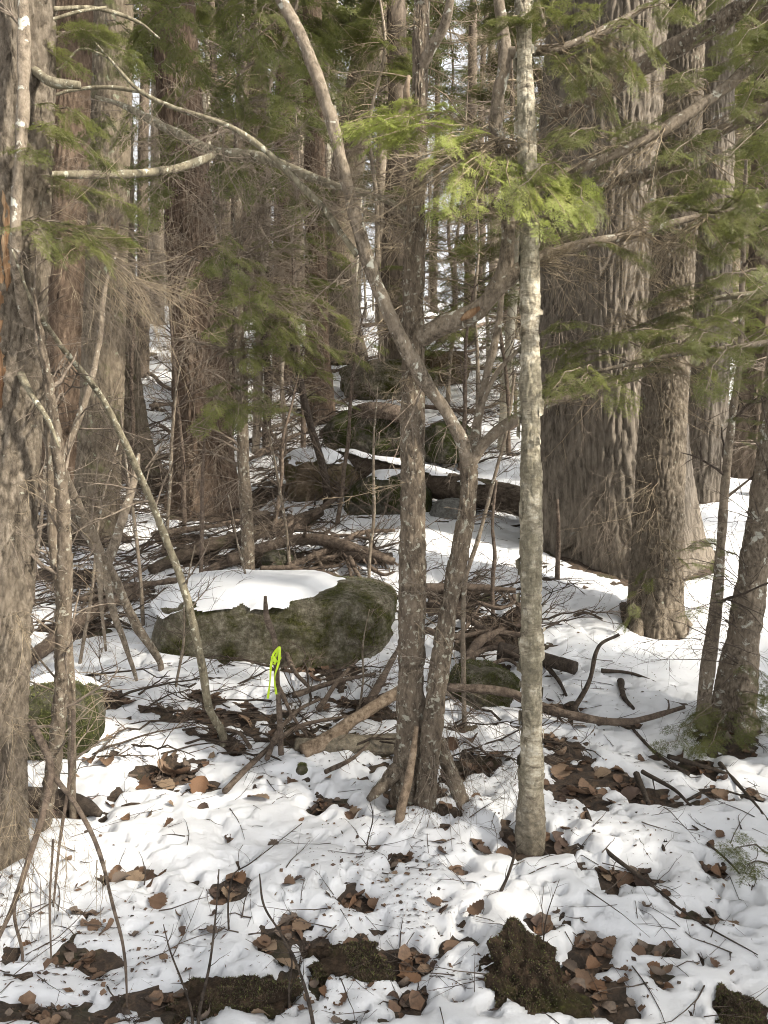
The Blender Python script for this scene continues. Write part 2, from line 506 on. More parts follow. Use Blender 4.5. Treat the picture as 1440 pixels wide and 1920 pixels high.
def twig_batch(base, dirs, length, r0, curl=.35, droop=.15, n=6, wig=.05):
    """Curved twig centre lines from base along dirs."""
    m = len(base)
    s = np.linspace(0, 1, n)
    side = unit(np.cross(dirs, rng.normal(size=(m, 3))))
    L = np.asarray(length).reshape(m, 1, 1)
    bend = rng.normal(0, curl, (m, 1, 1))
    C = base[:, None] + dirs[:, None] * (s[None, :, None] * L) + side[:, None] * (s**2)[None, :, None] * bend * L
    C[..., 2] -= droop * (s**2)[None] * L[..., 0]
    C[:, 1:] += rng.normal(0, 1, (m, n - 1, 3)) * wig * L / n
    R = np.asarray(r0).reshape(m, 1) * (1 - .75 * s[None])
    return C, R

def sub_twigs(C, L, k, ang=.8, lfrac=(.25, .6), r=.0015, curl=.35, droop=.12, t0=.15, n=5):
    """k side twigs on each centre line."""
    m, nn, _ = C.shape
    idx = np.repeat(np.arange(m), k)
    t = rng.uniform(t0, .97, m * k) * (nn - 1)
    i = np.minimum(t.astype(int), nn - 2); f = (t - i)[:, None]
    base = C[idx, i] * (1 - f) + C[idx, i + 1] * f
    tg = unit(C[idx, i + 1] - C[idx, i])
    sd = unit(np.cross(tg, rng.normal(size=(m * k, 3))))
    d = unit(tg * math.cos(ang) + sd * math.sin(ang) * rng.uniform(.6, 1.2, (m * k, 1)))
    LL = np.asarray(L)[idx] * rng.uniform(*lfrac, m * k) * (1.1 - .6 * t / nn)
    return twig_batch(base, d, LL, np.full(m * k, r) * rng.uniform(.7, 1.2, m * k), curl, droop, n), LL

def dead_fan(acc, anchor, target, spread, n, r=.0035, kids=5, curl=.55, droop=.2, mi=0, sub=True):
    """A spray of bare twigs from anchor towards target."""
    a = np.asarray(anchor, float); b = np.asarray(target, float)
    L0 = np.linalg.norm(b - a)
    d = unit((b - a)[None] + rng.normal(0, spread * L0, (n, 3)))
    LL = L0 * rng.uniform(.55, 1.15, n)
    base = a[None] + rng.normal(0, .012, (n, 3)) + d * rng.uniform(0, .12, (n, 1)) * L0
    C, R = twig_batch(base, d, LL, np.full(n, r) * rng.uniform(.6, 1.1, n), curl, droop, 8)
    tubes_into(acc, C, R, 4, mi)
    (C2, R2), L2 = sub_twigs(C, LL, kids, .8, (.25, .55), r * .5, curl * 1.2, droop)
    tubes_into(acc, C2, R2, 3, mi)
    if sub:
        (C3, R3), L3 = sub_twigs(C2, L2, 3, .8, (.3, .6), r * .36, curl, droop, n=4)
        tubes_into(acc, C3, R3, 3, mi)

# --- hemlock sprays: flat twiglets with real needles; unit length along +x
def spray_template(seed, spacing, L, w, nside):
    r = np.random.default_rng(seed)
    V, T, M = [], [], []
    def strip(a, b, ww):
        d = b - a; s = np.array([-d[1], d[0], 0]); s = s / (np.linalg.norm(s) + 1e-9) * ww
        k = len(V); V.extend([a - s, a + s, b]); T.append((k, k + 1, k + 2)); M.append(1)
    def needles(a, b, l0):
        d = b - a; ln = np.linalg.norm(d); t = d / (ln + 1e-9)
        s = np.array([-t[1], t[0], 0]); s /= np.linalg.norm(s) + 1e-9
        for q in np.arange(.0, ln, spacing):
            for sg in (-1, 1):
                if r.random() < .06: continue
                p = a + t * (q + r.uniform(0, spacing * .6))
                ta = 1 - .45 * (q / ln) ** 3
                tip = p + (s * sg * .88 + t * r.uniform(.25, .6)) * l0 * ta * r.uniform(.75, 1.15)
                tip[2] += r.normal(0, l0 * .22)
                k = len(V); V.extend([p - t * w * .5, p + t * w * .5, tip]); T.append((k, k + 1, k + 2)); M.append(0)
    ax = lambda x: np.array([x, .05 * math.sin(3 * x + seed), -.16 * x * x])
    px = np.linspace(0, 1, 6)
    for x0, x1 in zip(px[:-1], px[1:]):
        strip(ax(x0), ax(x1), .009)
        if x0 > .25: needles(ax(x0), ax(x1), L)
    for i in range(nside):
        x = .06 + .86 * (i + r.uniform(-.25, .25)) / nside
        for sg in (-1, 1):
            if r.random() < .08: continue
            ln = (.50 * (1 - x) ** .8 + .10) * r.uniform(.7, 1.15)
            an = math.radians(r.uniform(42, 60))
            a = ax(x); b = a + np.array([math.cos(an) * ln, sg * math.sin(an) * ln, -.10 * ln + r.normal(0, .05 * ln)])
            strip(a, b, .005); needles(a, b, L)
            if ln > .3:
                for sg2 in (-1, 1):
                    q = r.uniform(.3, .6); a2 = a + (b - a) * q; an2 = an * sg + sg2 * .75
                    b2 = a2 + np.array([math.cos(an2), math.sin(an2), -.08]) * ln * .42
                    strip(a2, b2, .004); needles(a2, b2, L)
    return np.array(V), np.array(T), np.array(M, np.int32)
SPR = {'hi': [spray_template(s, .05, .086, .022, 7) for s in range(4)],
       'lo': [spray_template(s + 20, .072, .085, .034, 8) for s in range(3)],
       'far': [spray_template(s + 40, .12, .10, .085, 7) for s in range(3)]}

def sprays_into(acc, pos, head, size, lod, roll=.35, mis=(0, 1)):
    """Place sprays at pos pointing along head; the flat side stays near level."""
    pos = np.asarray(pos, float); head = unit(head); m = len(pos)
    if not m: return
    up = np.array([0, 0, 1.0]) + rng.normal(0, roll, (m, 3))
    y = unit(np.cross(up, head)); z = np.cross(head, y)
    size = np.broadcast_to(np.asarray(size, float), (m,))
    pick = rng.integers(0, len(SPR[lod]), m)
    for k, (V, T, M) in enumerate(SPR[lod]):
        sel = np.nonzero(pick == k)[0]
        if not len(sel): continue
        W = (head[sel][:, None] * V[None, :, 0:1] + y[sel][:, None] * V[None, :, 1:2] + z[sel][:, None] * V[None, :, 2:3]) * size[sel][:, None, None] + pos[sel][:, None]
        TT = (T[None] + (np.arange(len(sel)) * len(V))[:, None, None]).reshape(-1, 3)
        MM = np.tile(np.where(M == 0, mis[0], mis[1]).astype(np.int32), len(sel))
        acc.add(W.reshape(-1, 3), None, TT, 0, MM)

def bough(acc, a, b, n=7, size=.17, lod='hi', r=.004, sag=.12, mis=(0, 1)):
    """A leafy bough: a thin stem from a to b that carries sprays on both sides."""
    a = np.asarray(a, float); b = np.asarray(b, float)
    L = np.linalg.norm(b - a)
    s = np.linspace(0, 1, 9)
    C = a[None] * (1 - s[:, None]) + b[None] * s[:, None]
    C[:, 2] += sag * L * np.sin(s * math.pi) * .8
    C[1:-1] += rng.normal(0, .012 * L, (7, 3))
    tubes_into(acc, C[None], (r * (1 - .7 * s))[None], 4, mis[1])
    t = np.linspace(.3, .95, n) + rng.uniform(-.04, .04, n)
    i = np.clip((t * 8).astype(int), 0, 7); f = (t * 8 - i)[:, None]
    p = C[i] * (1 - f) + C[i + 1] * f
    tg = unit(C[i + 1] - C[i])
    side = unit(np.cross(tg, np.array([0, 0, 1.0])))
    sg = np.where(np.arange(n) % 2 == 0, 1, -1)[:, None]
    hd = unit(tg * rng.uniform(.55, .9, (n, 1)) + side * sg * rng.uniform(.4, .9, (n, 1)) + np.array([0, 0, -.22]) + rng.normal(0, .12, (n, 3)))
    sprays_into(acc, p, hd, size * rng.uniform(.65, 1.15, n) * (1.15 - .45 * t), lod, .25, mis)
    sprays_into(acc, C[-2:-1], tg[-1:] + np.array([[0, 0, -.2]]), size * .95, lod, .25, mis)

# part helpers: every part hangs under its root Empty
def part(rt, name, acc, mats, kind=None, label=None, shade_smooth=True):
    o = link(name, acc.mesh(name, mats, rt.location, shade_smooth), rt)
    if kind: o['kind'] = kind
    if label: o['label'] = label
    return o

def pxpath(pts):
    return np.array([P(*p) for p in pts])

def pxrad(pts, widths):
    return np.array([.5 * w * p[2] / FPX for p, w in zip(pts, widths)])

def extend_up(pts, rads, height, lean=.03):
    """Carry a trunk on above the top of the picture."""
    top = pts[-1]; d = unit(pts[-1] - pts[-2]); d = unit(d + np.array([0, 0, 1.5]))
    k = max(2, int(height / 2))
    ex = [top + d * height * (i + 1) / k + np.array([rng.normal(0, lean), rng.normal(0, lean), 0]) for i in range(k)]
    er = [rads[-1] * (1 - .55 * (i + 1) / k) for i in range(k)]
    return np.concatenate([pts, ex]), np.concatenate([rads, er])


# ================================================================== the setting
# trees with their trunks as (pixel x, pixel y, metres ahead) and widths in photo pixels, base first
TREES = {
 'edge_hemlock': dict(p=[(-30, 1700, 2.75), (-18, 1400, 2.75), (-5, 1100, 2.75), (10, 800, 2.75), (25, 450, 2.75), (36, 0, 2.75)], w=[150, 125, 122, 122, 122, 122], mat='bark_hemlock', bark='scaly', ns=150, ds=.012, flare=.25,
    label='hemlock with a long strip of bark torn off to orange wood', name='hemlock_tree'),
 'plated_tree': dict(p=[(178, 1035, 7.0), (182, 950, 7.0), (190, 800, 7.0), (196, 600, 7.0), (205, 350, 7.0), (214, 0, 7.0)], w=[92, 80, 77, 74, 70, 66], mat='bark_plated', bark='plated', ns=150, ds=.02, flare=.18,
    label='straight tree with grey-tan plated bark and mossy foot among the fallen branches', name='hardwood_tree'),
 'peeled_tree': dict(p=[(250, 895, 9.4), (246, 840, 9.4), (238, 700, 9.4), (232, 500, 9.4), (228, 250, 9.4), (225, 0, 9.4)], w=[95, 66, 46, 40, 38, 36], mat='bark_plated', bark='ridged', ns=110, ds=.03, flare=.35,
    label='tree with one bare cream-coloured side behind the plated tree', name='hardwood_tree'),
 'dark_left': dict(p=[(68, 1010, 7.9), (92, 860, 7.9), (118, 640, 7.9), (135, 420, 7.9), (140, 0, 7.9)], w=[120, 108, 100, 96, 88], mat='bark_red', bark='ridged', ns=120, ds=.03, flare=.2,
    label='thick dark reddish trunk behind the torn-bark hemlock', name='hemlock_tree'),
 'red_hemlock': dict(p=[(388, 935, 8.3), (384, 870, 8.3), (380, 740, 8.3), (368, 560, 8.3), (350, 350, 8.3), (336, 180, 8.3), (325, 0, 8.3)], w=[128, 108, 102, 94, 84, 78, 72], mat='bark_red', bark='ridged', ns=190, ds=.02, flare=.22,
    label='large reddish-brown ridged trunk rising behind the pile of fallen branches', name='hemlock_tree'),
 'sunlit_far': dict(p=[(640, 668, 17.0), (638, 600, 17.0), (636, 500, 17.0), (650, 330, 17.0), (680, 150, 17.0), (708, 0, 17.0)], w=[84, 66, 62, 60, 56, 52], mat='bark_plated', bark='plated', ns=110, ds=.05, flare=.3,
    label='distant leaning trunk with one bright sunlit side', name='hardwood_tree'),
 'twin_far': dict(p=[(598, 760, 12.5), (595, 640, 12.5), (592, 450, 12.5), (588, 200, 12.5), (585, 0, 12.5)], w=[56, 42, 38, 35, 32], mat='bark_red', bark='ridged', ns=80, ds=.05, flare=.2,
    label='slim reddish trunk standing left of the sunlit leaning trunk', name='hemlock_tree'),
 'center_hemlock': dict(p=[(765, 1505, 3.15), (768, 1400, 3.15), (772, 1200, 3.15), (774, 1000, 3.15), (774, 700, 3.15), (777, 450, 3.15), (786, 200, 3.15), (790, 0, 3.15)], w=[60, 53, 49, 47, 43, 39, 30, 26], mat='bark_spotted', bark='flaky', ns=84, ds=.008, flare=.3,
    label='straight slim hemlock with pale-spotted bark beside the leaning forked sapling', name='hemlock_tree'),
 'birch': dict(p=[(995, 1608, 2.80), (995, 1540, 2.80), (997, 1400, 2.80), (996, 1100, 2.80), (995, 800, 2.80), (993, 500, 2.80), (986, 200, 2.80), (980, 0, 2.80)], w=[60, 54, 43, 41, 38, 34, 30, 27], mat='bark_birch', bark='birch', ns=80, ds=.008, flare=.12,
    label='slender birch with peeling cream bark standing in the snow', name='birch_tree'),
 'big_pine': dict(p=[(1158, 1100, 6.5), (1148, 1030, 6.5), (1139, 900, 6.5), (1134, 700, 6.5), (1137, 450, 6.5), (1148, 200, 6.5), (1158, 0, 6.5)], w=[315, 286, 270, 258, 252, 246, 240], mat='bark_pine', bark='pine', ns=400, ds=.016, flare=.22,
    label='massive old pine with deeply furrowed grey bark', name='pine_tree'),
 'root_hemlock': dict(p=[(1228, 1200, 5.1), (1228, 1130, 5.1), (1235, 950, 5.1), (1248, 700, 5.1), (1265, 450, 5.1), (1280, 200, 5.1), (1290, 0, 5.1)], w=[104, 90, 86, 80, 74, 66, 60], mat='bark_hemlock', bark='scaly', ns=180, ds=.013, flare=.32,
    label='brown hemlock with spreading roots in front of the massive pine', name='hemlock_tree'),
 'right_ridged': dict(p=[(1312, 985, 8.0), (1316, 900, 8.0), (1326, 700, 8.0), (1334, 450, 8.0), (1338, 200, 8.0), (1340, 0, 8.0)], w=[84, 76, 74, 70, 66, 62], mat='bark_pine', bark='ridged', ns=130, ds=.025, flare=.2,
    label='ridged trunk directly behind the brown hemlock with spreading roots', name='pine_tree'),
 'leaning_right': dict(p=[(1366, 1395, 3.8), (1376, 1310, 3.8), (1400, 1150, 3.8), (1424, 1000, 3.8), (1450, 800, 3.8), (1480, 500, 3.8), (1500, 200, 3.8)], w=[92, 66, 56, 51, 47, 44, 40], mat='bark_smooth', bark='flaky', ns=90, ds=.012, flare=.45,
    label='smooth-barked tree leaning out over the lower hemlock sprig', name='hardwood_tree'),
 'dark_right': dict(p=[(1402, 955, 9.2), (1412, 840, 9.2), (1428, 650, 9.2), (1440, 400, 9.2), (1450, 0, 9.2)], w=[72, 66, 62, 58, 54], mat='bark_far_dark', bark='ridged', ns=80, ds=.04, flare=.2,
    label='dark leaning trunk beyond the smooth-barked leaning tree', name='hemlock_tree'),
}
for k, d in TREES.items():
    d['pts'] = pxpath(d['p']); d['rad'] = pxrad(d['p'], d['w'])
    b = d['pts'][0]
    # the foot goes into the ground
    g = float(ground(b[0], b[1]))
    d['base'] = np.array([b[0], b[1], g])
    if b[2] > g - .06:
        d['pts'] = np.concatenate([[[b[0], b[1], g - .12]], d['pts'][(d['pts'][:, 2] > g + .05)]])
        keep = len(d['pts']) - 1
        d['rad'] = np.concatenate([[d['rad'][0]], d['rad'][-keep:]])

# bare patches where litter shows through the snow: pixel centre, half sizes in pixels
PATCH = [(300, 1460, 85, 26), (250, 1640, 95, 22), (110, 1520, 80, 30), (430, 1665, 45, 26), (520, 1770, 55, 30), (480, 1865, 90, 28),
         (300, 1880, 60, 22), (640, 1790, 75, 26), (380, 1875, 60, 20), (150, 1800, 60, 14), (90, 1905, 80, 22), (1000, 1860, 70, 40), (1110, 1780, 40, 22), (1120, 1870, 50, 28),
         (1190, 1640, 55, 28), (1240, 1790, 50, 18), (1310, 1725, 55, 16), (1370, 1900, 45, 28), (790, 1490, 95, 42), (745, 1612, 32, 14), (1000, 1590, 48, 26),
         (1080, 1470, 60, 40), (1050, 1400, 45, 20), (880, 1440, 60, 24), (600, 1385, 150, 22), (430, 1345, 120, 22), (440, 1405, 30, 14), (700, 1340, 60, 18),
         (120, 1340, 70, 40), (200, 1310, 60, 16), (330, 1230, 50, 10), (860, 1370, 60, 18), (920, 1200, 70, 26), (850, 1120, 70, 24), (960, 1170, 50, 18),
         (1040, 1335, 60, 16), (1160, 1360, 60, 12), (1380, 1400, 70, 40), (1290, 1440, 60, 14), (1410, 1500, 40, 14), (830, 1700, 20, 10), (760, 1880, 40, 20), (780, 1800, 42, 16),
         (1180, 1480, 30, 22), (1330, 1490, 30, 14), (150, 1180, 90, 26), (120, 1080, 70, 20), (230, 1120, 60, 20), (400, 1050, 110, 16), (420, 970, 90, 16), (330, 1010, 60, 16), (560, 985, 50, 14),
         (520, 1050, 60, 10), (650, 1045, 70, 12), (480, 930, 70, 12), (300, 900, 50, 16), (640, 1320, 50, 10), (620, 1260, 70, 9), (540, 1260, 40, 12), (1240, 1510, 50, 20), (60, 1000, 60, 30), (390, 1310, 60, 12),
         (700, 1590, 20, 9), (600, 1515, 24, 10), (650, 1520, 22, 9), (410, 1525, 24, 9), (1340, 1640, 24, 10), (860, 1640, 22, 8), (905, 1590, 20, 10), (550, 1720, 30, 14), (1010, 1740, 40, 14), (670, 1690, 40, 12), (150, 1720, 40, 12)]
PW = []
for (a, b, ra, rb) in PATCH:
    c = hit(a, b); e = hit(a + ra, b); u = hit(a, b - rb); v = hit(a, min(1919, b + rb))
    PW.append((c[0], c[1], abs(e[0] - c[0]), max(.03, .5 * abs(u[1] - v[1]))))
WELL = [(d['base'][0], d['base'][1], d['rad'][0]) for d in TREES.values()]

# where single leaves lie (pixel position and size in pixels)
BIG = [(480, 1500, 44), (540, 1462, 26), (700, 1590, 26), (275, 1535, 28), (320, 1560, 26), (600, 1512, 40), (665, 1525, 36), (295, 1700, 44), (205, 1738, 36), (180, 1708, 36), (335, 1708, 26), (340, 1738, 24), (400, 1755, 36), (530, 1720, 30), (568, 1722, 40), (660, 1695, 44), (700, 1690, 30),
       (845, 1762, 50), (820, 1585, 30), (1048, 1565, 44), (1055, 1410, 30), (1080, 1475, 50), (1100, 1475, 40), (1120, 1518, 32), (1175, 1488, 42), (1130, 1440, 40), (1155, 1475, 28), (1345, 1492, 40), (1280, 1442, 24), (1355, 1462, 24), (1180, 1640, 52), (1210, 1650, 48), (1140, 1630, 36), (1040, 1712, 34), (1018, 1732, 30),
       (1150, 1765, 34), (1230, 1815, 40), (1255, 1808, 30), (1165, 1810, 34), (1200, 1785, 30), (1340, 1720, 34), (1370, 1720, 30), (890, 1715, 40), (835, 1712, 26), (745, 1612, 30), (770, 1600, 22), (840, 1405, 40), (880, 1390, 36), (870, 1430, 46), (915, 1440, 40), (1050, 1440, 44), (1060, 1420, 30),
       (540, 1345, 40), (500, 1340, 30), (590, 1280, 34), (610, 1330, 20), (700, 1262, 14), (712, 1252, 16), (460, 1345, 40), (520, 1375, 36), (440, 1400, 30), (650, 1510, 30), (300, 1440, 60), (340, 1450, 50), (370, 1480, 55), (270, 1470, 50), (350, 1440, 40), (320, 1470, 40), (210, 1640, 46), (250, 1635, 50), (230, 1655, 40), (280, 1655, 40), (190, 1650, 40), (430, 1660, 50), (450, 1645, 40), (415, 1680, 30),
       (500, 1770, 40), (540, 1800, 50), (520, 1850, 44), (450, 1880, 44), (490, 1900, 40), (580, 1880, 36), (390, 1900, 40), (340, 1900, 30), (120, 1900, 50), (60, 1890, 40), (95, 1915, 40), (780, 1830, 40), (760, 1800, 36), (800, 1815, 30), (830, 1600, 26), (1070, 1800, 40), (1100, 1830, 44), (1080, 1860, 40), (1120, 1800, 36), (1130, 1850, 40), (1090, 1770, 36), (1060, 1830, 36),
       (905, 1580, 22), (925, 1415, 40), (1150, 1432, 30), (1200, 1420, 22), (1130, 1795, 30), (1010, 1780, 34), (870, 1880, 20), (805, 1740, 16), (620, 1700, 22), (1150, 1500, 26), (170, 1420, 40), (200, 1425, 36)]
LR = np.random.default_rng(21)
spots = [(px + LR.normal(0, 3), py + LR.normal(0, 3), sz * LR.uniform(.9, 1.1)) for (px, py, sz) in BIG]
for (a_, b_, ra, rb_) in PATCH:
    if b_ < 1290 or b_ > 1912: continue
    for _ in range(1):
        spots.append((a_ + LR.normal(0, ra * .6), min(1912, b_ + LR.normal(0, rb_ * .6)), LR.uniform(16, 40)))
for _ in range(140):
    spots.append((LR.uniform(20, 1430), LR.uniform(1390, 1910), LR.uniform(11, 30)))
spots = spots[:298]
HITS = np.array([hit(px, py, .03) for (px, py, sz) in spots])
HW = [sz * h[1] / FPX for (px, py, sz), h in zip(spots, HITS)]

def snow_depth(x, y):
    far = smooth(6.5, 11, y)
    near = 1 - smooth(1.9, 3.2, y)
    t = .047 + .020 * fbm(x * 1.1, y * 1.1, 0, 2, 31) + (.009 + .034 * far) * fbm(x * 3.6, y * 3.6, 0, 2, 37) - .004 * far - .013 * near
    t = t - .030 * smooth(.45, .9, fbm(x * 8.0, y * 8.0, 0, 3, 41)) * (1 + .8 * near)
    t = t - .03 * smooth(.45, .9, fbm(x * 22.0, y * 22.0, 0, 2, 43)) * (.4 + near)
    left = smooth(.2, -1.2, x) * smooth(5.2, 6.2, y) * (1 - smooth(9, 12, y))
    t = t - .026 * left
    edge = 1 + .75 * fbm(x * 10, y * 10, 0, 4, 47)
    for (a, b, ra, rb) in PW:
        m = (np.abs(x - a) < ra * 2.6) & (np.abs(y - b) < rb * 2.6)
        if not m.any(): continue
        dd = ((x[m] - a) / ra) ** 2 + ((y[m] - b) / rb) ** 2
        t[m] -= .074 * np.exp(-1.15 * dd * edge[m])
    t = t + (1 - smooth(4.5, 6, y)) * (.0022 * fbm(x * 30, y * 30, 0, 2, 71) - .005 * smooth(.5, .95, fbm(x * 17, y * 17, 0, 2, 73)))
    for h, L in zip(HITS, HW):     # each leaf melts its own hollow
        R_ = .6 * L + .005
        m = (np.abs(x - h[0]) < 2 * R_) & (np.abs(y - h[1]) < 2 * R_)
        if m.any():
            t[m] -= .020 * np.exp(-(((x[m] - h[0]) ** 2 + (y[m] - h[1]) ** 2) / R_ ** 2) * edge[m])
    for (a, b, r) in WELL:
        dd = np.hypot(x - a, y - b)
        t = t - .085 * np.exp(-np.maximum(0, dd - r) / (.03 + .12 * r))
    return np.maximum(t, -.05)

def litter(x, y):
    return .012 * fbm(x * 16, y * 16, 0, 3, 61) + .006 * fbm(x * 50, y * 50, 0, 2, 67)

def sheet(ys, ncol, zf):
    u = np.linspace(-1, 1, ncol)
    u = .36 * u + .64 * u ** 3
    Y = np.repeat(ys[:, None], ncol, 1)
    X = u[None] * (4.2 + 1.15 * np.maximum(ys, 0))[:, None]
    Z = zf(X.ravel(), Y.ravel()).reshape(X.shape)
    V = np.stack([X, Y, Z], -1).reshape(-1, 3)
    i, j = np.meshgrid(np.arange(len(ys) - 1), np.arange(ncol - 1), indexing='ij')
    Q = np.stack([i * ncol + j, i * ncol + j + 1, (i + 1) * ncol + j + 1, (i + 1) * ncol + j], -1).reshape(-1, 4)
    a = Acc(); a.add(V, Q)
    return a

ys = np.concatenate([np.linspace(-25, 1.5, 40), np.arange(1.51, 5, .0105), np.arange(5.02, 10, .023), np.arange(10.1, 25, .085), np.geomspace(25.2, 200, 60)])
a = sheet(ys, 440, lambda x, y: ground(x, y) + snow_depth(x, y))
tag(link('snow', a.mesh('snow', ['snow'])), kind='structure')
ys = np.concatenate([np.linspace(-25, 1.5, 20), np.arange(1.52, 5, .02), np.arange(5.05, 10, .05), np.arange(10.1, 25, .2), np.geomspace(25.3, 201, 30)])
a = sheet(ys, 260, lambda x, y: ground(x, y) + litter(x, y))
tag(link('ground', a.mesh('ground', ['leaf_litter_soil'])), kind='structure')

def top_of(x, y):
    """Height of whatever lies on top at a spot of the ground, snow or litter."""
    x = np.atleast_1d(np.asarray(x, float)); y = np.atleast_1d(np.asarray(y, float))
    g = ground(x, y)
    return g + np.maximum(snow_depth(x, y), litter(x, y))

def gpt(px, py, lift=0.0):
    p = hit(px, py, lift + .02)
    return p

# ================================================================== boulders, with their snow caps
def boulder(name, label, px, py, Y, hw, hh, depth, mat, seed, yaw=0.0, p=2.7, amp=.13, cap=None, cat='boulder', res=(110, 70), fine=.035, z=None):
    """A lumpy stone round the point seen at a pixel; cap(x, y) gives the snow on it."""
    c = P(px, py, Y); a = hw * Y / FPX; h = hh * Y / FPX
    nu, nv = res
    th = np.linspace(0, 2 * math.pi, nu, endpoint=False); ph = np.linspace(-math.pi / 2, math.pi / 2, nv)
    T, F = np.meshgrid(th, ph)
    d = np.stack([np.cos(T) * np.cos(F), np.sin(T) * np.cos(F), np.sin(F)], -1)
    r = 1 / (np.abs(d[..., 0]) ** p + np.abs(d[..., 1]) ** p + np.abs(d[..., 2]) ** p) ** (1 / p)
    r = r * (1 + amp * fbm(d[..., 0] * 1.3, d[..., 1] * 1.3, d[..., 2] * 1.3 + seed, 3, seed) + fine * fbm(d[..., 0] * 6, d[..., 1] * 6, d[..., 2] * 6, 4, seed + 9))
    v = d * r[..., None] * np.array([a, depth, h])
    ca, sa = math.cos(yaw), math.sin(yaw)
    v = np.stack([v[..., 0] * ca - v[..., 1] * sa, v[..., 0] * sa + v[..., 1] * ca, v[..., 2]], -1)
    V = v.reshape(-1, 3) + c
    i, j = np.meshgrid(np.arange(nv - 1), np.arange(nu), indexing='ij'); j2 = (j + 1) % nu
    Q = np.stack([i * nu + j, i * nu + j2, (i + 1) * nu + j2, (i + 1) * nu + j], -1).reshape(-1, 4)
    acc = Acc(); acc.add(V, Q)
    base = (c[0], c[1], float(ground(c[0], c[1])))
    rt = root(name, base, label, cat)
    part(rt, 'stone' if cat == 'boulder' else 'body', acc, [mat])
    if Y < 6 and mat in ('mossy_rock', 'dark_mossy_rock', 'mossy_soil'):
        soil = mat == 'mossy_soil'
        moss_fuzz(rt, V, Q, 30000 if hw > 150 else 18000, seed, .009 if not soil else .006, ['moss_olive', 'moss_dark'] if not soil else ['moss_olive', 'moss_dark', 'moss_brown', 'moss_brown', 'moss_brown'], 0 if not soil else -.2)
    if cap:
        snow_cap(rt, V, Q, cap, seed)
    return rt

def moss_fuzz(rt, V, Q, n, seed, ln, mats, cut):
    """Short moss blades growing in patches on a stone or clump."""
    r = np.random.default_rng(seed)
    A, B, C_, D_ = (V[Q[:, k]] for k in range(4))
    nr = np.cross(C_ - A, D_ - B); ar = np.linalg.norm(nr, axis=1); nr = nr / (ar[:, None] + 1e-12)
    cc = V.mean(0); nr *= np.sign(((A + C_) / 2 - cc)[:, None, :] @ nr[:, :, None])[:, 0]
    f = r.choice(len(Q), n, p=ar / ar.sum()); u, w = r.random((2, n, 1))
    p = (A[f] * (1 - u) + B[f] * u) * (1 - w) + (D_[f] * (1 - u) + C_[f] * u) * w
    k = fbm(p[:, 0] * 7, p[:, 1] * 7, p[:, 2] * 7, 3, seed) + .25 * nr[f][:, 2] > cut
    p, q = p[k], nr[f][k]; n = len(p)
    d = unit(q + r.normal(0, .55, (n, 3))); L = ln * r.uniform(.5, 1.4, (n, 1)); sd = unit(np.cross(d, r.normal(size=(n, 3)))) * L * .28
    a = Acc(); V2 = np.stack([p - sd - q * .002, p + sd - q * .002, p + d * L], 1).reshape(-1, 3)
    a.add(V2, None, np.arange(3 * n).reshape(n, 3), 0, r.integers(0, len(mats), n).astype(np.int32))
    part(rt, 'moss', a, mats, 'stuff', shade_smooth=False)

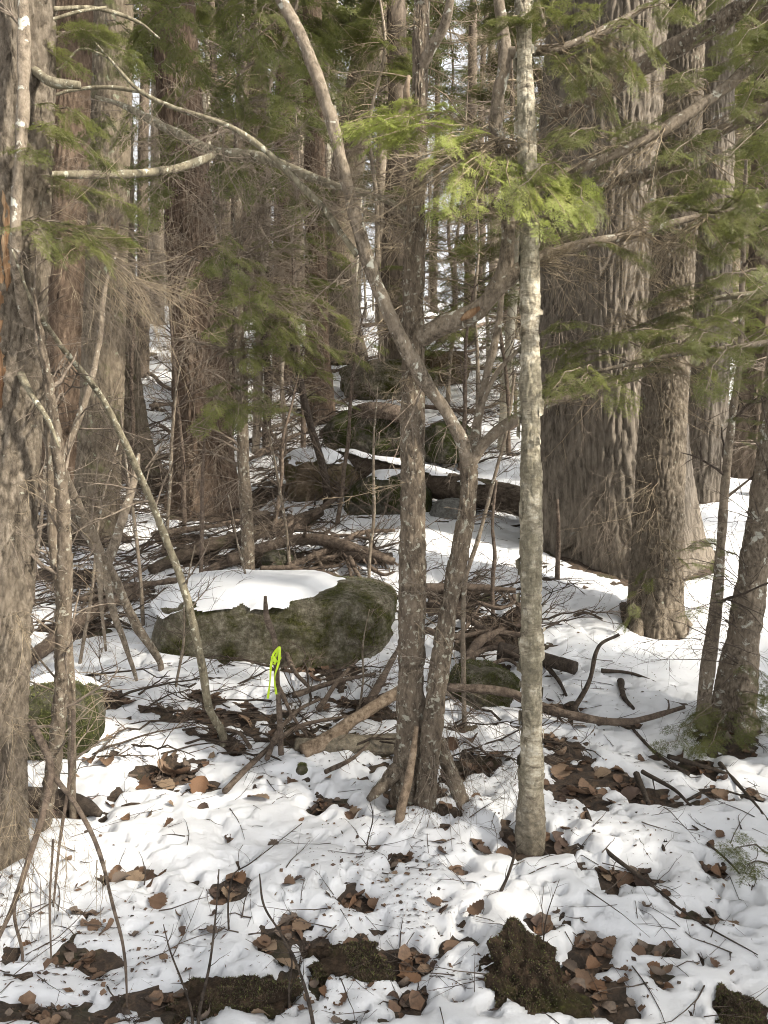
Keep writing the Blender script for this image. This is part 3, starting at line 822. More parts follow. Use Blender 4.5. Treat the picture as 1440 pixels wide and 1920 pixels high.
def snow_cap(rt, V, Q, cap, seed, step=.012):
    """Snow lying on top of a solid: follows its upper surface and tucks under at its edge."""
    bv = BVHTree.FromPolygons([tuple(p) for p in V.tolist()], Q.tolist())
    lo, hi_ = V.min(0), V.max(0)
    step = max(step, (hi_[0] - lo[0]) / 130)
    xs = np.arange(lo[0], hi_[0], step); yy = np.arange(lo[1], hi_[1], step)
    Z = np.full((len(yy), len(xs)), np.nan); NZ = np.zeros(Z.shape)
    for i, y in enumerate(yy):
        for j, x in enumerate(xs):
            loc, nrm, _, _ = bv.ray_cast(Vector((x, y, hi_[2] + 1)), Vector((0, 0, -1)))
            if loc is not None and nrm.z > .2:
                Z[i, j] = loc.z; NZ[i, j] = nrm.z
    # snow bridges the small bumps of what it lies on
    okz = ~np.isnan(Z)
    for _ in range(6):
        for F_ in (Z, NZ):
            G = np.where(okz, F_, 0); S_ = np.zeros(Z.shape); W_ = np.zeros(Z.shape)
            for di in (-2, -1, 0, 1, 2):
                for dj in (-2, -1, 0, 1, 2):
                    S_ += np.roll(np.roll(G, di, 0), dj, 1); W_ += np.roll(np.roll(okz.astype(float), di, 0), dj, 1)
            F_[okz] = (S_ / np.maximum(W_, 1))[okz]
    X, Yg = np.meshgrid(xs, yy)
    t = cap(X, Yg) + .006 * fbm(X * 9, Yg * 9, 0, 3, seed) - .22 * (1 - smooth(.42, .60, NZ))
    def blur(F_, M_, it):
        for _ in range(it):
            G = np.where(M_, F_, 0); S_ = np.zeros(Z.shape); W_ = np.zeros(Z.shape)
            for di in (-1, 0, 1):
                for dj in (-1, 0, 1):
                    S_ += np.roll(np.roll(G, di, 0), dj, 1); W_ += np.roll(np.roll(M_.astype(float), di, 0), dj, 1)
            F_ = np.where(M_, S_ / np.maximum(W_, 1), F_)
        return F_
    t = blur(t, okz, 5)
    ok = okz & (t > .004)
    # drop specks and whiskers, then round the rim down as a lip
    for _ in range(3):
        cnt = sum(np.roll(np.roll(ok.astype(int), di, 0), dj, 1) for di in (-1, 0, 1) for dj in (-1, 0, 1))
        ok = np.where(cnt >= 5, okz, False)
    zz = np.where(ok, Z + np.clip(t, .016, .09), 0.0)
    for drop in (.010, .020):
        cnt = sum(np.roll(np.roll(ok.astype(float), di, 0), dj, 1) for di in (-1, 0, 1) for dj in (-1, 0, 1))
        sm = sum(np.roll(np.roll(np.where(ok, zz, 0), di, 0), dj, 1) for di in (-1, 0, 1) for dj in (-1, 0, 1))
        rim = (~ok) & (cnt > 0)
        zz = np.where(rim, sm / np.maximum(cnt, 1) - drop, zz); ok = ok | rim
    zz = blur(zz, ok, 1)
    # every separate patch of snow is a part of its own
    lab = np.where(ok, np.arange(1, ok.size + 1).reshape(ok.shape), 0)
    while True:
        big = lab.copy()
        for ax in (0, 1):
            for sh in (1, -1):
                q = np.roll(lab, sh, ax)
                if ax == 0: q[0 if sh == 1 else -1] = 0
                else: q[:, 0 if sh == 1 else -1] = 0
                big = np.maximum(big, q)
        big = np.where(ok, big, 0)
        if (big == lab).all(): break
        lab = big
    for L_ in np.unique(lab[lab > 0]):
        sel = lab == L_
        idx = -np.ones(Z.shape, int); idx[sel] = np.arange(sel.sum())
        q = np.stack([idx[:-1, :-1], idx[:-1, 1:], idx[1:, 1:], idx[1:, :-1]], -1).reshape(-1, 4)
        q = q[(q >= 0).all(1)]
        if len(q) < 12: continue
        acc = Acc(); acc.add(np.column_stack([X[sel], Yg[sel], zz[sel]]), q)
        part(rt, 'snow_cap', acc, ['snow'])

def blob_cap(items, thick=.045):
    """Snow patches given as pixel centre, metres ahead and half sizes in metres."""
    w = [(P(px, py, Y), rx, ry) for (px, py, Y, rx, ry) in items]
    def f(X, Y):
        t = np.full(X.shape, -.06)
        e = .3 * fbm(X * 4.5, Y * 4.5, 0, 2, 77)
        for (c, rx, ry) in w:
            d = np.sqrt(((X - c[0]) / rx) ** 2 + ((Y - c[1]) / ry) ** 2) + e
            t = np.maximum(t, thick * (1 - smooth(.7, 1.15, d)) - .06 * smooth(.98, 1.3, d))
        return t
    return f

boulder('boulder', 'wide mossy boulder with a thick snow cap behind the yellow ribbon', 528, 1180, 5.05, 215, 90, .52, 'mossy_rock', 3, 0, 4.6, .06,
        blob_cap([(455, 1115, 5.15, .52, .62), (560, 1110, 5.1, .28, .42), (350, 1150, 5.1, .25, .5)], .055), res=(180, 100), fine=.018)
boulder('boulder', 'small mossy boulder under thin snow beside the lichened twin stems', 105, 1345, 3.55, 82, 76, .24, 'dark_mossy_rock', 5, .2, 2.6, .12,
        blob_cap([(95, 1290, 3.65, .22, .2)], .03))
boulder('boulder', 'rounded green boulder with a little snow on top at the log', 730, 945, 7.9, 80, 55, .36, 'dark_mossy_rock', 8, 0, 2.4, .10,
        blob_cap([(735, 900, 7.9, .2, .22)], .05))
boulder('boulder', 'brown boulder with a snow-dusted top left of the green boulder', 600, 905, 8.6, 68, 56, .4, 'brown_rock', 12, .3, 2.8, .14,
        blob_cap([(600, 850, 8.6, .36, .34)], .06))
boulder('boulder', 'dark boulder with a snow patch beneath the arching root', 700, 815, 10.0, 85, 48, .45, 'dark_mossy_rock', 15, -.2, 2.6, .15,
        blob_cap([(720, 790, 10.0, .3, .3)], .06))
boulder('boulder', 'dark boulder right of the arching root with a thin snow patch', 835, 830, 9.6, 50, 40, .35, 'dark_mossy_rock', 18, .4, 2.6, .15,
        blob_cap([(815, 810, 9.6, .16, .2)], .05))
boulder('boulder', 'pale grey rock tucked below the fallen log', 848, 968, 7.6, 42, 34, .22, 'grey_rock', 21, .1, 2.4, .1)
boulder('boulder', 'low mossy boulder between the forked sapling and the birch', 905, 1298, 4.25, 66, 52, .26, 'mossy_rock', 24, .2, 2.6, .13)
boulder('boulder', 'big half-buried mossy rock far up the slope', 725, 725, 14.0, 90, 45, .7, 'mossy_rock', 27, .1, 2.4, .15)
boulder('boulder', 'grey-brown rock up the slope right of the slim spotted hemlock', 830, 695, 14.5, 48, 36, .5, 'brown_rock', 30, .1, 2.4, .15)
boulder('boulder', 'small green mossy rock under the fallen branch pile', 520, 1048, 6.1, 28, 16, .14, 'dark_mossy_rock', 33, .1, 2.4, .15)
boulder('earth_clump', 'large clump of dark mossy earth breaking out of the snow', 985, 1868, 2.08, 112, 92, .16, 'mossy_soil', 36, .1, 2.2, .38, blob_cap([(930, 1790, 2.15, .06, .05)], .02), cat='earth clump', fine=.14, res=(150, 90))
boulder('earth_clump', 'low green mossy earth clump with snow patches around it', 645, 1812, 2.17, 80, 30, .08, 'mossy_soil', 39, .1, 2.1, .4, cat='earth clump', fine=.16)
boulder('earth_clump', 'dark earth clump among matted brown leaves', 455, 1880, 2.05, 105, 32, .07, 'mossy_soil', 42, 0, 2.1, .45, cat='earth clump', fine=.18)
boulder('earth_clump', 'small earth clump with a yellow-green moss tuft', 1375, 1915, 2.02, 56, 34, .07, 'mossy_soil', 45, 0, 2.1, .4, cat='earth clump', fine=.16)
boulder('moss_tuft', 'small round green moss tuft alone on the snow', 566, 1444, 3.2, 11, 10, .02, 'dark_mossy_rock', 48, 0, 2.1, .1, cat='moss', res=(40, 24))

# ================================================================== near trees
ACC = {}
def tree_root(key):
    d = TREES[key]
    if 'root' not in d:
        d['root'] = root(d['name'], d['base'], d['label'], 'tree', d.get('group'))
    return d['root']

CROWN_SPOTS = []
for n_, (key, d) in enumerate(TREES.items()):
    rt = tree_root(key)
    pts, rad = d['pts'], d['rad']
    a = Acc()
    trunk_into(a, pts, rad, d['ns'], d['ds'], d['bark'], d['flare'], n_ + 3, lobes=4 + n_ % 3, cap=False)
    ext = 6.0 if rad[0] < .09 else 9.0
    p2, r2 = extend_up(pts[-2:], rad[-2:], ext)
    part(rt, 'trunk', a, [d['mat']])
    a = Acc(); trunk_into(a, p2[1:] - np.array([0, 0, .03]), r2[1:] * .985, 16, .25, None, 0, n_)
    part(rt, 'upper_trunk', a, [d['mat']])
    CROWN_SPOTS.append((key, p2[-1], rad[0]))

def limb(key, pts, widths, mat, name='branch', ns=12, ds=.02, wob=.004, bark=None, label=None):
    w = pxpath(pts); r = pxrad(pts, widths)
    a = Acc(); trunk_into(a, w, r, ns, ds, bark, 0, abs(hash((pts[0][0], pts[0][1]))) % 97, wob=wob)
    return part(tree_root(key), name, a, [mat], label=label)

def foot(pts):
    b = P(*pts[0]); return np.array([b[0], b[1], float(ground(b[0], b[1]))])

def new_tree(key, name, label, base, cat='tree', group=None):
    TREES[key] = dict(name=name, label=label, base=np.asarray(base), group=group)
    return tree_root(key)

# curls of bark peeling off the birch
a = Acc()
bd = TREES['birch']; zz = rng.uniform(.25, 3.6, 170) + bd['base'][2]
for z in zz:
    cx = np.interp(z, bd['pts'][:, 2], bd['pts'][:, 0]); cy = np.interp(z, bd['pts'][:, 2], bd['pts'][:, 1]); r = np.interp(z, bd['pts'][:, 2], bd['rad'])
    t0 = rng.uniform(0, 6.283); span = rng.uniform(.25, .9); hgt = rng.uniform(.008, .035); out = rng.uniform(.003, .016)
    q = np.linspace(0, 1, 6); th = t0 + span * q; rr = r + .001 + out * q ** 2
    e = np.column_stack([cx + np.cos(th) * rr, cy + np.sin(th) * rr, np.full(6, z)])
    lo_ = e + np.array([0, 0, -hgt])[None] * (1 - .5 * q[:, None]); hi2 = e + np.array([0, 0, hgt])[None] * (1 - .5 * q[:, None]) + rng.normal(0, .002, (6, 3))
    k = np.arange(5); a.add(np.concatenate([lo_, hi2]), np.column_stack([k, k + 1, k + 7, k + 6]))
part(tree_root('birch'), 'peeling_bark', a, ['bark_birch'], 'stuff')

# roots
for pts, w in (([(1255, 1150, 5.0), (1278, 1200, 4.95), (1300, 1240, 4.9)], [46, 26, 10]), ([(1260, 1140, 5.1), (1290, 1172, 5.05), (1315, 1190, 5.05)], [30, 16, 7]),
               ([(1205, 1150, 5.05), (1192, 1190, 4.95), (1185, 1215, 4.9)], [40, 26, 10])):
    limb('root_hemlock', pts, w, 'bark_hemlock', 'root', 16, .012, .003, 'flaky')
for pts, w in (([(748, 1440, 3.12), (720, 1470, 3.08), (690, 1500, 3.02)], [34, 24, 12]), ([(820, 1390, 3.2), (845, 1450, 3.12), (880, 1545, 3.0)], [30, 30, 28])):
    limb('center_hemlock', pts, w, 'bark_spotted', 'root', 16, .012, .003, 'flaky')
limb('big_pine', [(1085, 990, 6.2), (1065, 1010, 6.1), (1050, 1028, 6.05)], [70, 40, 16], 'bark_pine', 'root', 24, .02, .004, 'ridged')

# spotted hemlock: the limb that forks upwards and runs on to the right
limb('center_hemlock', [(775, 642, 3.15), (830, 612, 3.1), (890, 585, 3.05), (945, 530, 3.0), (1000, 490, 3.0), (1080, 462, 3.05), (1180, 440, 3.1), (1300, 410, 3.2), (1440, 385, 3.3)], [42, 36, 34, 30, 25, 20, 16, 12, 9], 'bark_smooth', 'limb', 20)
rising_limb = limb('center_hemlock', [(925, 552, 3.03), (946, 505, 3.0), (952, 440, 3.0), (953, 350, 3.0), (943, 290, 3.0), (930, 238, 3.0), (935, 180, 3.0), (948, 110, 3.0), (943, 50, 3.0), (936, 0, 3.0), (930, -120, 3.0)], [32, 30, 28, 27, 27, 24, 22, 23, 20, 19, 14], 'bark_smooth', 'limb', 20)
top_branch = limb('center_hemlock', [(947, 98, 3.0), (1000, 95, 2.95), (1060, 90, 2.95), (1110, 70, 2.95), (1180, 30, 3.0), (1240, -10, 3.0)], [20, 18, 17, 16, 13, 10], 'bark_smooth', 'branch', 16)
limb('center_hemlock', [(786, 130, 3.15), (805, 92, 3.1), (830, 50, 3.05), (842, 0, 3.0), (845, -60, 3.0)], [22, 20, 18, 16, 12], 'bark_smooth', 'limb', 16)
limb('center_hemlock', [(774, 400, 3.15), (700, 366, 3.3), (620, 345, 3.4), (560, 325, 3.5), (490, 295, 3.6), (400, 285, 3.7), (330, 250, 3.8), (235, 198, 4.0), (180, 180, 4.1)], [10, 12, 14, 17, 20, 20, 17, 11, 5], 'bark_lichened', 'limb', 16)
limb('center_hemlock', [(405, 288, 3.68), (380, 300, 3.6), (320, 318, 3.4), (200, 326, 3.1), (80, 327, 2.95), (-40, 331, 2.9)], [12, 14, 14, 14, 13, 12], 'bark_lichened', 'branch', 16)
limb('center_hemlock', [(770, 208, 3.15), (762, 175, 3.1), (768, 140, 3.08)], [16, 12, 5], 'dead_wood_tan', 'broken_stub', 10)
limb('center_hemlock', [(900, 577, 2.985), (880, 590, 2.995), (865, 600, 3.01)], [7, 15, 6], 'exposed_wood', 'torn_bark', 10, .01, .002, label='orange torn bark on the limb')

# forked sapling from the same foot
FS = [(797, 1540, 3.05), (800, 1480, 3.05), (818, 1300, 3.08), (845, 1120, 3.1), (872, 980, 3.1), (880, 900, 3.1), (878, 866, 3.1)]
new_tree('forked', 'hardwood_sapling', 'smooth leaning sapling forked low down beside the straight slim hemlock', foot(FS))
a = Acc(); trunk_into(a, pxpath(FS) - np.array([[0, 0, .05]] + [[0, 0, 0]] * 6), pxrad(FS, [48, 40, 36, 34, 32, 31, 30]), 64, .009, 'flaky', .25, 5)
part(TREES['forked']['root'], 'trunk', a, ['bark_spotted'])
limb('forked', [(880, 880, 3.1), (862, 820, 3.08), (830, 765, 3.06), (795, 715, 3.03), (745, 620, 3.0), (695, 500, 3.0), (655, 360, 3.0), (622, 225, 3.0), (572, 85, 3.0), (528, 0, 3.0), (490, -90, 3.0)], [26, 25, 25, 27, 27, 25, 23, 23, 22, 20, 16], 'bark_smooth', 'stem', 28, .012)
limb('forked', [(878, 878, 3.1), (905, 835, 3.1), (945, 800, 3.15), (978, 780, 3.2), (1015, 760, 3.25), (1120, 728, 3.3), (1222, 692, 3.3), (1315, 620, 3.3), (1440, 540, 3.3)], [26, 22, 20, 18, 16, 14, 12, 10, 8], 'bark_smooth', 'stem', 16)
limb('forked', [(880, 895, 3.13), (893, 800, 3.2), (908, 720, 3.25), (935, 612, 3.3), (942, 520, 3.35), (965, 380, 3.4)], [16, 17, 15, 13, 11, 6], 'bark_smooth', 'stem', 14)
limb('forked', [(668, 478, 3.0), (640, 440, 3.02), (605, 390, 3.05), (540, 325, 3.1), (500, 287, 3.1), (430, 240, 3.1), (330, 205, 3.1), (290, 188, 3.1), (255, 165, 3.1), (205, 108, 3.1), (170, 70, 3.1)], [11, 12, 12, 12, 11, 10, 9, 8, 7, 5, 3], 'bark_lichened', 'branch', 12)
limb('forked', [(268, 172, 3.1), (200, 164, 3.1), (130, 172, 3.08), (80, 190, 3.05), (15, 216, 3.0)], [8, 7, 6, 5, 3], 'bark_lichened', 'branch', 8)
limb('forked', [(200, 108, 3.1), (150, 92, 3.1), (110, 130, 3.1), (50, 140, 3.1)], [5, 4, 4, 3], 'bark_lichened', 'branch', 8)
limb('forked', [(890, 800, 3.18), (930, 700, 3.2), (975, 650, 3.2), (1000, 620, 3.25)], [9, 8, 6, 4], 'bark_smooth', 'branch', 8)

# dead stub and thin stems at the spotted hemlock's foot
def stem(name, label, cat, pts, widths, mat, ns=12, ds=.015, wob=.004, bark=None, group=None, sink=.06, kids=0, klen=.25, kmat=None):
    w = pxpath(pts); r = pxrad(pts, widths)
    g = float(ground(w[0, 0], w[0, 1]))
    if sink:
        w = np.concatenate([[[w[0, 0], w[0, 1], min(w[0, 2], g) - sink]], w]); r = np.concatenate([[r[0]], r])
    rt = root(name, (w[0, 0], w[0, 1], g), label, cat, group)
    a = Acc(); c, rr = trunk_into(a, w, r, ns, ds, bark, 0, int(abs(pts[0][0] * 7 + pts[0][1])) % 91, wob=wob)
    part(rt, 'stem', a, [mat])
    if kids:
        a = Acc()
        (C, R), L = sub_twigs(c[None][:, ::max(1, len(c) // 30)], np.array([klen]), kids, 1.0, (.5, 1.1), float(r.mean()) * .35, .35, .1)
        R = np.maximum(R, .0009); tubes_into(a, C, R, 4); (C2, R2), _ = sub_twigs(C, L, 5, .8, (.3, .75), max(.0011, float(r.mean()) * .18)); tubes_into(a, C2, R2, 3)
        part(rt, 'twigs', a, [kmat or mat], 'stuff')
    return rt, c

stem('dead_stub', 'short dead stub leaning against the foot of the slim hemlock', 'dead stem', [(742, 1610, 2.9), (752, 1520, 2.92), (770, 1440, 2.95), (782, 1362, 3.0)], [24, 18, 15, 9], 'dead_wood_tan', 14, .01)
stem('sapling', 'pale lichen-covered sapling arching up to the left of the ribbon', 'sapling', [(418, 1378, 3.68), (392, 1330, 3.65), (378, 1240, 3.6), (348, 1110, 3.5), (302, 985, 3.4), (252, 865, 3.2), (190, 745, 3.0), (120, 655, 2.75), (60, 565, 2.52), (22, 470, 2.4)], [17, 16, 15, 14, 13, 13, 12, 10, 7, 3], 'bark_lichened', 18, .012, kids=9, klen=.45, kmat='twig')
rt, c = stem('dead_sapling', 'bare brown sapling bowed down towards the mossy boulder', 'sapling', [(300, 1240, 4.35), (255, 1170, 4.25), (205, 1070, 4.0), (170, 1000, 3.8), (95, 830, 3.2), (60, 640, 2.75), (32, 470, 2.54), (44, 200, 2.54), (45, 0, 2.58), (40, -100, 2.55)], [13, 17, 20, 22, 22, 21, 20, 20, 20, 18], 'bark_smooth', 22, .012, kids=16, klen=.5, kmat='twig')
for pts, w in (([(200, 1058, 3.98), (225, 990, 4.1), (252, 905, 4.3), (262, 850, 4.4)], [18, 17, 15, 6]), ([(190, 1045, 3.95), (215, 1150, 3.95), (235, 1205, 4.0), (258, 1275, 4.05)], [16, 14, 11, 6]),
               ([(183, 1030, 3.9), (190, 1120, 3.85), (200, 1220, 3.9)], [14, 9, 5])):
    a = Acc(); trunk_into(a, pxpath(pts), pxrad(pts, w), 14, .015, None, 0, 3, wob=.004); part(rt, 'branch', a, ['bark_smooth'])
stem('sapling', 'thicker of the twin lichen-flecked stems beside the torn-bark hemlock', 'sapling', [(86, 1525, 2.9), (100, 1440, 2.9), (110, 1330, 2.9), (117, 1180, 2.85), (120, 1000, 2.75), (108, 850, 2.65), (88, 700, 2.55), (60, 540, 2.45)], [26, 27, 28, 27, 26, 22, 14, 4], 'bark_spotted', 20, .012, .004, 'flaky', kids=14, klen=.5, kmat='twig')
stem('sapling', 'thinner of the twin lichen-flecked stems beside the torn-bark hemlock', 'sapling', [(135, 1470, 3.05), (134, 1350, 3.05), (128, 1200, 3.05), (98, 1000, 3.05), (95, 850, 3.05), (88, 780, 3.05)], [14, 16, 17, 18, 18, 10], 'bark_spotted', 14, .012, kids=8, klen=.4, kmat='twig')
stem('sapling', 'thin grey stem slanting across the plated trunk', 'sapling', [(42, 1005, 3.3), (80, 925, 3.3), (125, 840, 3.3), (165, 735, 3.3), (185, 640, 3.3), (195, 540, 3.3), (215, 470, 3.3)], [12, 12, 12, 12, 11, 9, 6], 'bark_smooth', 12, .015, sink=0, kids=6, klen=.35, kmat='twig')
stem('sapling', 'thin upright sapling between the reddish trunk and the fallen branches', 'sapling', [(466, 1080, 5.8), (461, 950, 5.8), (455, 800, 5.8), (449, 600, 5.8), (446, 400, 5.8), (452, 150, 5.8), (455, -40, 5.8)], [25, 23, 22, 19, 17, 13, 10], 'bark_spotted', 18, .02, .006, kids=26, klen=.7, kmat='twig')
stem('sapling', 'very thin bare stem left of the thin upright sapling', 'sapling', [(374, 1125, 5.3), (378, 1030, 5.3), (380, 900, 5.3), (384, 780, 5.3)], [9, 8, 7, 4], 'dead_wood', 8, .03, kids=8, klen=.4)
stem('sapling', 'slim stem rising from the foot of the smooth leaning tree', 'sapling', [(1318, 1335, 3.75), (1330, 1230, 3.75), (1342, 1120, 3.75), (1352, 1000, 3.75), (1366, 850, 3.75), (1384, 700, 3.75), (1392, 560, 3.75), (1400, 300, 3.75)], [28, 26, 20, 17, 15, 13, 10, 6], 'bark_smooth', 16, .015, kids=12, klen=.5, kmat='twig_dark')
stem('sapling', 'thin sapling slanting up from behind the forked sapling', 'sapling', [(872, 1100, 3.9), (900, 1000, 3.9), (925, 900, 3.9), (950, 800, 3.9), (965, 700, 3.9)], [9, 8, 7, 6, 4], 'bark_smooth', 8, .02, kids=8, klen=.4, kmat='twig')
stem('dead_sapling', 'short bare stem standing in the smooth snow left of the pine', 'dead stem', [(1046, 1032, 5.6), (1047, 990, 5.6), (1045, 935, 5.6)], [9, 8, 6], 'dead_wood', 8, .02)
stem('dead_sapling', 'thin bare stem standing in the smooth snow behind the birch', 'dead stem', [(924, 1090, 5.1), (927, 1040, 5.1), (922, 985, 5.1), (930, 900, 5.1)], [8, 7, 6, 4], 'dead_wood', 8, .02, kids=5, klen=.35)
stem('sapling', 'dark crooked sapling behind the brown boulder', 'sapling', [(500, 800, 10.5), (503, 700, 10.5), (495, 640, 10.5), (505, 500, 10.5)], [16, 15, 12, 8], 'dead_wood_dark', 10, .05, kids=10, klen=.8)
stem('sapling', 'dark crooked stem in front of the reddish slim trunk', 'sapling', [(612, 905, 8.0), (580, 790, 8.2), (560, 700, 8.4), (545, 640, 8.5)], [14, 13, 11, 6], 'dead_wood_dark', 10, .04, kids=10, klen=.7)

# more thin bare stems through the tangle: foot pixel, metres ahead, height in metres, lean, width in pixels
THIN = [(305, 1035, 5.9, 1.9, .10, 8, 'between the plated tree and the large reddish trunk'), (345, 985, 6.9, 2.4, -.06, 9, 'just left of the large reddish trunk'), (508, 1010, 6.4, 1.6, .16, 9, 'behind the mossy slanting log'), (545, 1075, 5.6, 1.3, -.14, 7, 'behind the snow-capped boulder'), (632, 985, 7.2, 2.2, .12, 9, 'beside the brown boulder'),
        (690, 1090, 5.5, 1.5, .05, 7, 'behind the right end of the snow-capped boulder'), (270, 1180, 4.5, 1.5, -.10, 8, 'beside the bowed brown sapling'), (60, 1130, 4.6, 1.8, .12, 8, 'beside the cut log'), (240, 960, 7.8, 2.6, .04, 10, 'in front of the bare-sided tree'), (420, 940, 8.0, 2.2, .10, 9, 'just right of the large reddish trunk'),
        (570, 890, 9.0, 2.8, -.05, 11, 'just behind the brown boulder'), (860, 880, 8.4, 2.4, .08, 9, 'behind the snow-topped log'), (955, 860, 8.8, 2.5, -.06, 9, 'up the slope from the snow-topped log'), (675, 1335, 4.0, .55, .1, 5, 'in front of the boulder'), (330, 1290, 4.1, .8, .12, 6, 'at the left end of the snow-capped boulder'), (1265, 1010, 6.9, 2.0, .1, 8, 'behind the hemlock with spreading roots'), (150, 1240, 4.1, 1.4, .16, 7, 'beside the small mossy boulder'), (480, 1180, 4.6, .9, -.2, 5, 'in front of the mossy boulder')]
for (px, py, Y, H, ln, w, where) in THIN:
    h0 = hit(px, py, .03); Y = h0[1]; u = H * FPX / Y
    q = [(px, py, Y), (px + ln * u * .3 + 3, py - u * .33, Y), (px + ln * u * .6 - 3, py - u * .66, Y - .05), (px + ln * u * 1.1, py - u, Y - .1)]
    stem('bare_sapling', 'thin bare stem with fine twigs ' + where, 'sapling', q, [w, w * .85, w * .65, w * .3], 'dead_wood' if w > 8 else 'bark_smooth', 8, .03, .012, kids=22, klen=.45 * H ** .5, kmat='twig_dark')

# torn strips of bark: bare wood on two trunks
def bare_strip(key, px0, px1, py0, py1, Y, mat, label, off=.006):
    d = TREES[key]; a = Acc(); pts, rad = d['pts'], d['rad']
    rows = np.linspace(py0, py1, 60); V = []
    for k, py in enumerate(rows):
        z = P(720, py, Y)[2]; cx = np.interp(z, pts[:, 2], pts[:, 0]); cy = np.interp(z, pts[:, 2], pts[:, 1]); r = np.interp(z, pts[:, 2], rad)
        f = k / 59.0; tap = min(1, 4 * f, 4 * (1 - f)) ** .6
        mid = .5 * (px0 + px1); hwid = .5 * (px1 - px0) * tap * (1 + .25 * vnoise(k * .3, 2.0, 0, 3))
        for q in np.linspace(-1, 1, 11):
            x = P(mid + hwid * q + 4 * vnoise(k * .18, 7.0, 0, 5), py, Y)[0] - cx
            x = max(-r * .98, min(r * .98, x))
            y = -math.sqrt(max(0, r * r - x * x)) - off * (1 - abs(q) ** 4) - .002 * vnoise(q * 4, k * .15, 0, 7) + (.02 if abs(q) > .99 else 0)
            V.append((cx + x, cy + y, z))
    i, j = np.meshgrid(np.arange(59), np.arange(10), indexing='ij')
    a.add(np.array(V), np.stack([i * 11 + j, (i + 1) * 11 + j, (i + 1) * 11 + j + 1, i * 11 + j + 1], -1).reshape(-1, 4))
    part(tree_root(key), 'exposed_wood', a, [mat], label=label)
bare_strip('edge_hemlock', 4, 36, 430, 800, 2.75, 'exposed_wood', 'long strip of bare orange wood', .008)
bare_strip('edge_hemlock', 34, 48, 380, 560, 2.75, 'exposed_wood', 'narrow strip of bare orange wood', .006)
bark_mat('cream_wood', (.42, .32, .2), (.62, .5, .34), (.78, .68, .52), 20, (1, 1, .1))
bare_strip('peeled_tree', 218, 240, 560, 905, 9.4, 'cream_wood', 'bare cream-coloured side of the trunk', .02)

# ================================================================== logs, fallen branches and sticks
def lying(name, label, cat, pts, widths, mat, lift=0.03, ns=10, ds=.02, wob=.006, bark=None, group=None, kids=0, klen=.25, snow=None):
    """A piece of wood lying on the ground along pixel points; lift is its axis above the ground, or one value per point."""
    lf = lift if isinstance(lift, (list, tuple)) else [lift] * len(pts)
    w = np.array([hit(px, py, l + .03) for (px, py), l in zip(pts, lf)])
    r = np.array([.5 * wd * p[1] / FPX for wd, p in zip(widths, w)])
    a = Acc(); c, rr = trunk_into(a, w, r, ns, ds, bark, 0, int(pts[0][0] * 3 + pts[0][1]) % 89, wob=wob)
    if kids:
        (C, R), L = sub_twigs(c[None], np.array([klen]), kids, .9, (.4, 1.1), float(r.mean()) * .4, .35, .0)
        tubes_into(a, C, R, 4); (C2, R2), _ = sub_twigs(C, L, 3, .8, (.3, .7), float(r.mean()) * .2, .35, .0); tubes_into(a, C2, R2, 3)
    b = w[0]
    if snow:
        rt = root(name, b, label, cat, group)
        part(rt, 'wood', a, [mat])
        V, Q = np.concatenate(a.v), np.concatenate(a.q)
        snow_cap(rt, V, Q, snow, 5, .015)
        return rt
    o = link(name, a.mesh(name, [mat], b), None, b)
    return tag(o, label, cat, group)

def cap_all(thick, thr):
    return lambda X, Y: thick - .05 * smooth(thr - .15, thr + .15, fbm(X * 2.2, Y * 2.2, 0, 3, 91))

LOGS = 'fallen logs'
lying('fallen_log', 'long snow-topped mossy log running to the foot of the pine', 'log', [(640, 862), (760, 895), (900, 925), (1000, 945), (1092, 968)], [44, 52, 56, 56, 54], 'rotten_log', [.32, .25, .2, .2, .15], 40, .02, .01, 'plated', snow=cap_all(.05, .2))
lying('fallen_log', 'dark mossy log slanting up from the left of the branch pile', 'log', [(285, 1068), (370, 1030), (450, 1010), (530, 985), (600, 962)], [20, 26, 27, 25, 18], 'rotten_log', .06, 26, .02, .012, 'plated')
lying('fallen_log', 'second dark log lying below the mossy slanting log', 'log', [(325, 1112), (400, 1066), (470, 1036), (525, 1012)], [16, 19, 18, 12], 'dead_wood', .05, 20, .02, .012)
lying('fallen_log', 'rotten broken log end above the branch pile', 'log', [(505, 1000), (545, 985), (578, 970)], [20, 30, 22], 'dead_wood', .05, 26, .015, .01, 'plated')
lying('fallen_log', 'birch log with curling white bark under the tan branch', 'log', [(555, 1400), (640, 1398), (720, 1396), (760, 1392)], [30, 40, 42, 36], 'bark_birch', .02, 30, .012, .004, 'birch')
lying('fallen_log', 'cut orange-brown log beside the twin lichen-flecked stems', 'log', [(48, 1240), (110, 1195), (180, 1145), (262, 1105)], [28, 28, 26, 18], 'dead_wood', .08, 24, .015, .008)
lying('fallen_log', 'short dark cut log poking out to the right of the birch', 'log', [(935, 1220), (1000, 1232), (1078, 1252)], [34, 28, 25], 'dead_wood_dark', .07, 20, .015, .003)
lying('arching_root', 'grey root arching over the dark boulders', 'root', [(610, 815), (650, 785), (700, 768), (755, 778), (800, 815)], [22, 28, 30, 30, 24], 'dead_wood', [.15, .5, .75, .7, .3], 20, .03, .02, 'plated')
lying('fallen_log', 'short knotty dark chunk of wood at the right end of the branch pile', 'log', [(640, 1035), (690, 1048), (738, 1046)], [26, 24, 16], 'dead_wood_dark', .07, 16, .02, .012)
lying('fallen_log', 'flat slab of dark bark on the snow by the torn-bark hemlock', 'bark', [(40, 1495), (100, 1500), (150, 1510), (185, 1528)], [34, 40, 34, 14], 'dead_wood_dark', .01, 16, .012, .006)
